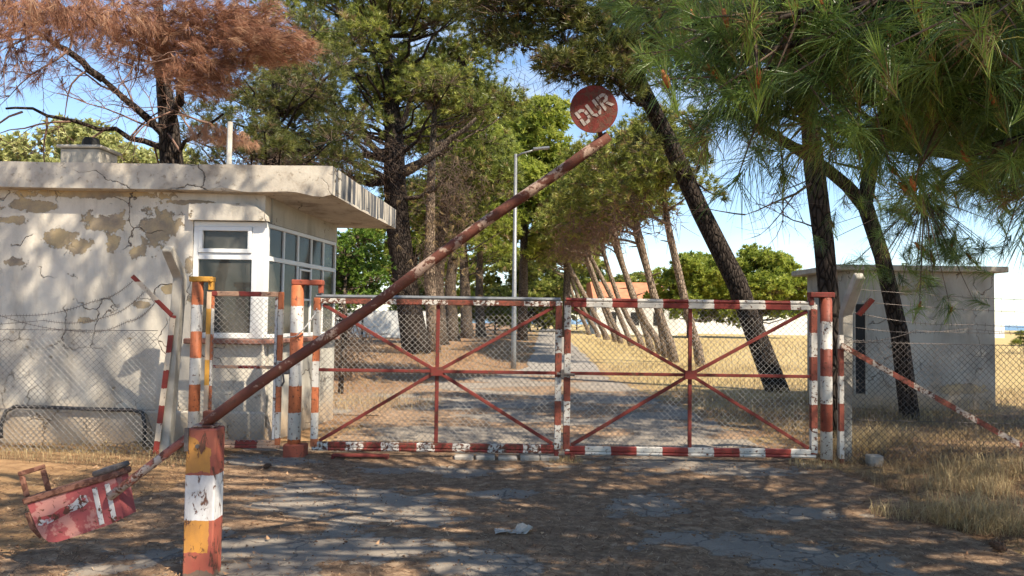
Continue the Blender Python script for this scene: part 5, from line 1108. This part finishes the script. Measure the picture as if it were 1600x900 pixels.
n = 2600; x_ = RNG.uniform(-4.6, 5.0, n); y_ = RNG.uniform(3.6, 9.4, n); k = RNG.random(n) < np.where(x_ < -1.6, 1.0, .3); x_, y_ = x_[k], y_[k]; n = len(x_); a = RNG.random(n) * 6.283; s_ = RNG.uniform(.008, .022, n)[:, None]
u_ = np.stack([np.cos(a), np.sin(a), RNG.normal(0, .3, n)], 1) * s_; v_ = np.stack([-np.sin(a), np.cos(a), RNG.normal(0, .3, n)], 1) * s_ * .6; P = np.stack([x_, y_, np.maximum(height(x_, y_), .012) + .014], 1); c_ = np.array([0, 0, 1.0]) * s_ * .5
V = np.stack([P - u_ + c_, P - v_, P + u_ + c_, P + v_], 1).reshape(-1, 3); q = np.arange(n)[:, None] * 4; F = np.concatenate([q + np.array([0, 1, 2]), q + np.array([0, 2, 3])], 1).reshape(-1, 3)
lb.add(V, F, np.repeat(RNG.uniform(.45, .92, n), 4))
n = 2600; x_ = RNG.uniform(-4.4, 5.0, n); y_ = RNG.uniform(3.4, 9.2, n); r_ = RNG.uniform(.003, .011, n)[:, None]; P = np.stack([x_, y_, np.maximum(height(x_, y_), .012) + .004], 1); o6 = np.array([[1, 0, 0], [0, 1, 0], [-1, 0, 0], [0, -1, 0], [0, 0, .7], [0, 0, -.7]])
V = (P[:, None] + o6[None] * r_[:, None] * RNG.uniform(.6, 1.3, (n, 6, 1))).reshape(-1, 3); q = np.arange(n)[:, None] * 6; F = np.concatenate([q + np.array(f_) for f_ in ((0, 1, 4), (1, 2, 4), (2, 3, 4), (3, 0, 4), (1, 0, 5), (2, 1, 5), (3, 2, 5), (0, 3, 5))], 1).reshape(-1, 3); lb.add(V, F, np.repeat(RNG.uniform(.1, .95, n), 6))
tag(lb.build('pine_litter', 'litter'), 'fallen brown pine needles and dry leaves strewn over the drive', 'litter', kind='stuff')

def cone(loc, s, rx, label):
    g = MB(); c = Vector(loc); ax = Vector((math.cos(rx), math.sin(rx), .25)).normalized(); u = ax.cross(Vector((0, 0, 1))).normalized(); v = u.cross(ax)
    prof = [(-1, .25), (-.8, .6), (-.4, .82), (0, .8), (.4, .62), (.8, .35), (1, .12)]
    g.tube([c + ax * (p * s) for p, _ in prof], [q * s * .75 for _, q in prof], 9, rough=.12)
    for i in range(42):
        p = -.9 + 1.8 * i / 41; q = np.interp(p, [e[0] for e in prof], [e[1] for e in prof]) * s * .75; th = i * 2.4; o = u * math.cos(th) + v * math.sin(th); e = c + ax * (p * s) + o * q; t_ = ax.cross(o)
        b = len(g.v); g.v += [tuple(e - t_ * s * .2 - ax * s * .1), tuple(e + t_ * s * .2 - ax * s * .1), tuple(e + o * s * .22 + ax * s * .16), tuple(e + o * s * .04 + ax * s * .1)]; g.f += [(b, b + 1, b + 2), (b, b + 2, b + 3), (b + 1, b + 3, b + 2)]
    return tag(g.build('pine_cone', 'cone_scale', None, False, loc), label, 'pine cone', 'fallen pine cones')
cone((-2.49, 7.84, .045), .042, .6, 'pine cone on bare asphalt in front of the foot gate')
cone((3.43, 5.36, .05), .055, 2.2, 'dark pine cone in the grass at the bottom right')
cone((-1.75, 8.9, .06), .05, 1.2, 'pine cone behind the bottom rail of the left gate leaf')
# crumpled scrap
g = MB(); N1, N2 = 10, 7
for i in range(N1):
    for j in range(N2):
        g.v.append((.03 - .13 + .03 * i + .012 * random.uniform(-1, 1), 5.66 - .06 + .02 * j + .02 * random.uniform(-1, 1), .02 + .07 * max(0, math.sin(i * .8 + j * .5)) * random.uniform(.4, 1) * (i / N1 + .2)))
for i in range(N1 - 1):
    for j in range(N2 - 1):
        if (i + j) % 5 != 4 or i > 4: g.f.append((i * N2 + j, i * N2 + j + 1, (i + 1) * N2 + j + 1, (i + 1) * N2 + j))
o = tag(g.build('paper_scrap', 'scrap_white', None, False, (.03, 5.66, 0)), 'crumpled pale scrap lying in the middle of the drive', 'scrap'); md = o.modifiers.new('s', 'SOLIDIFY'); md.thickness = .003
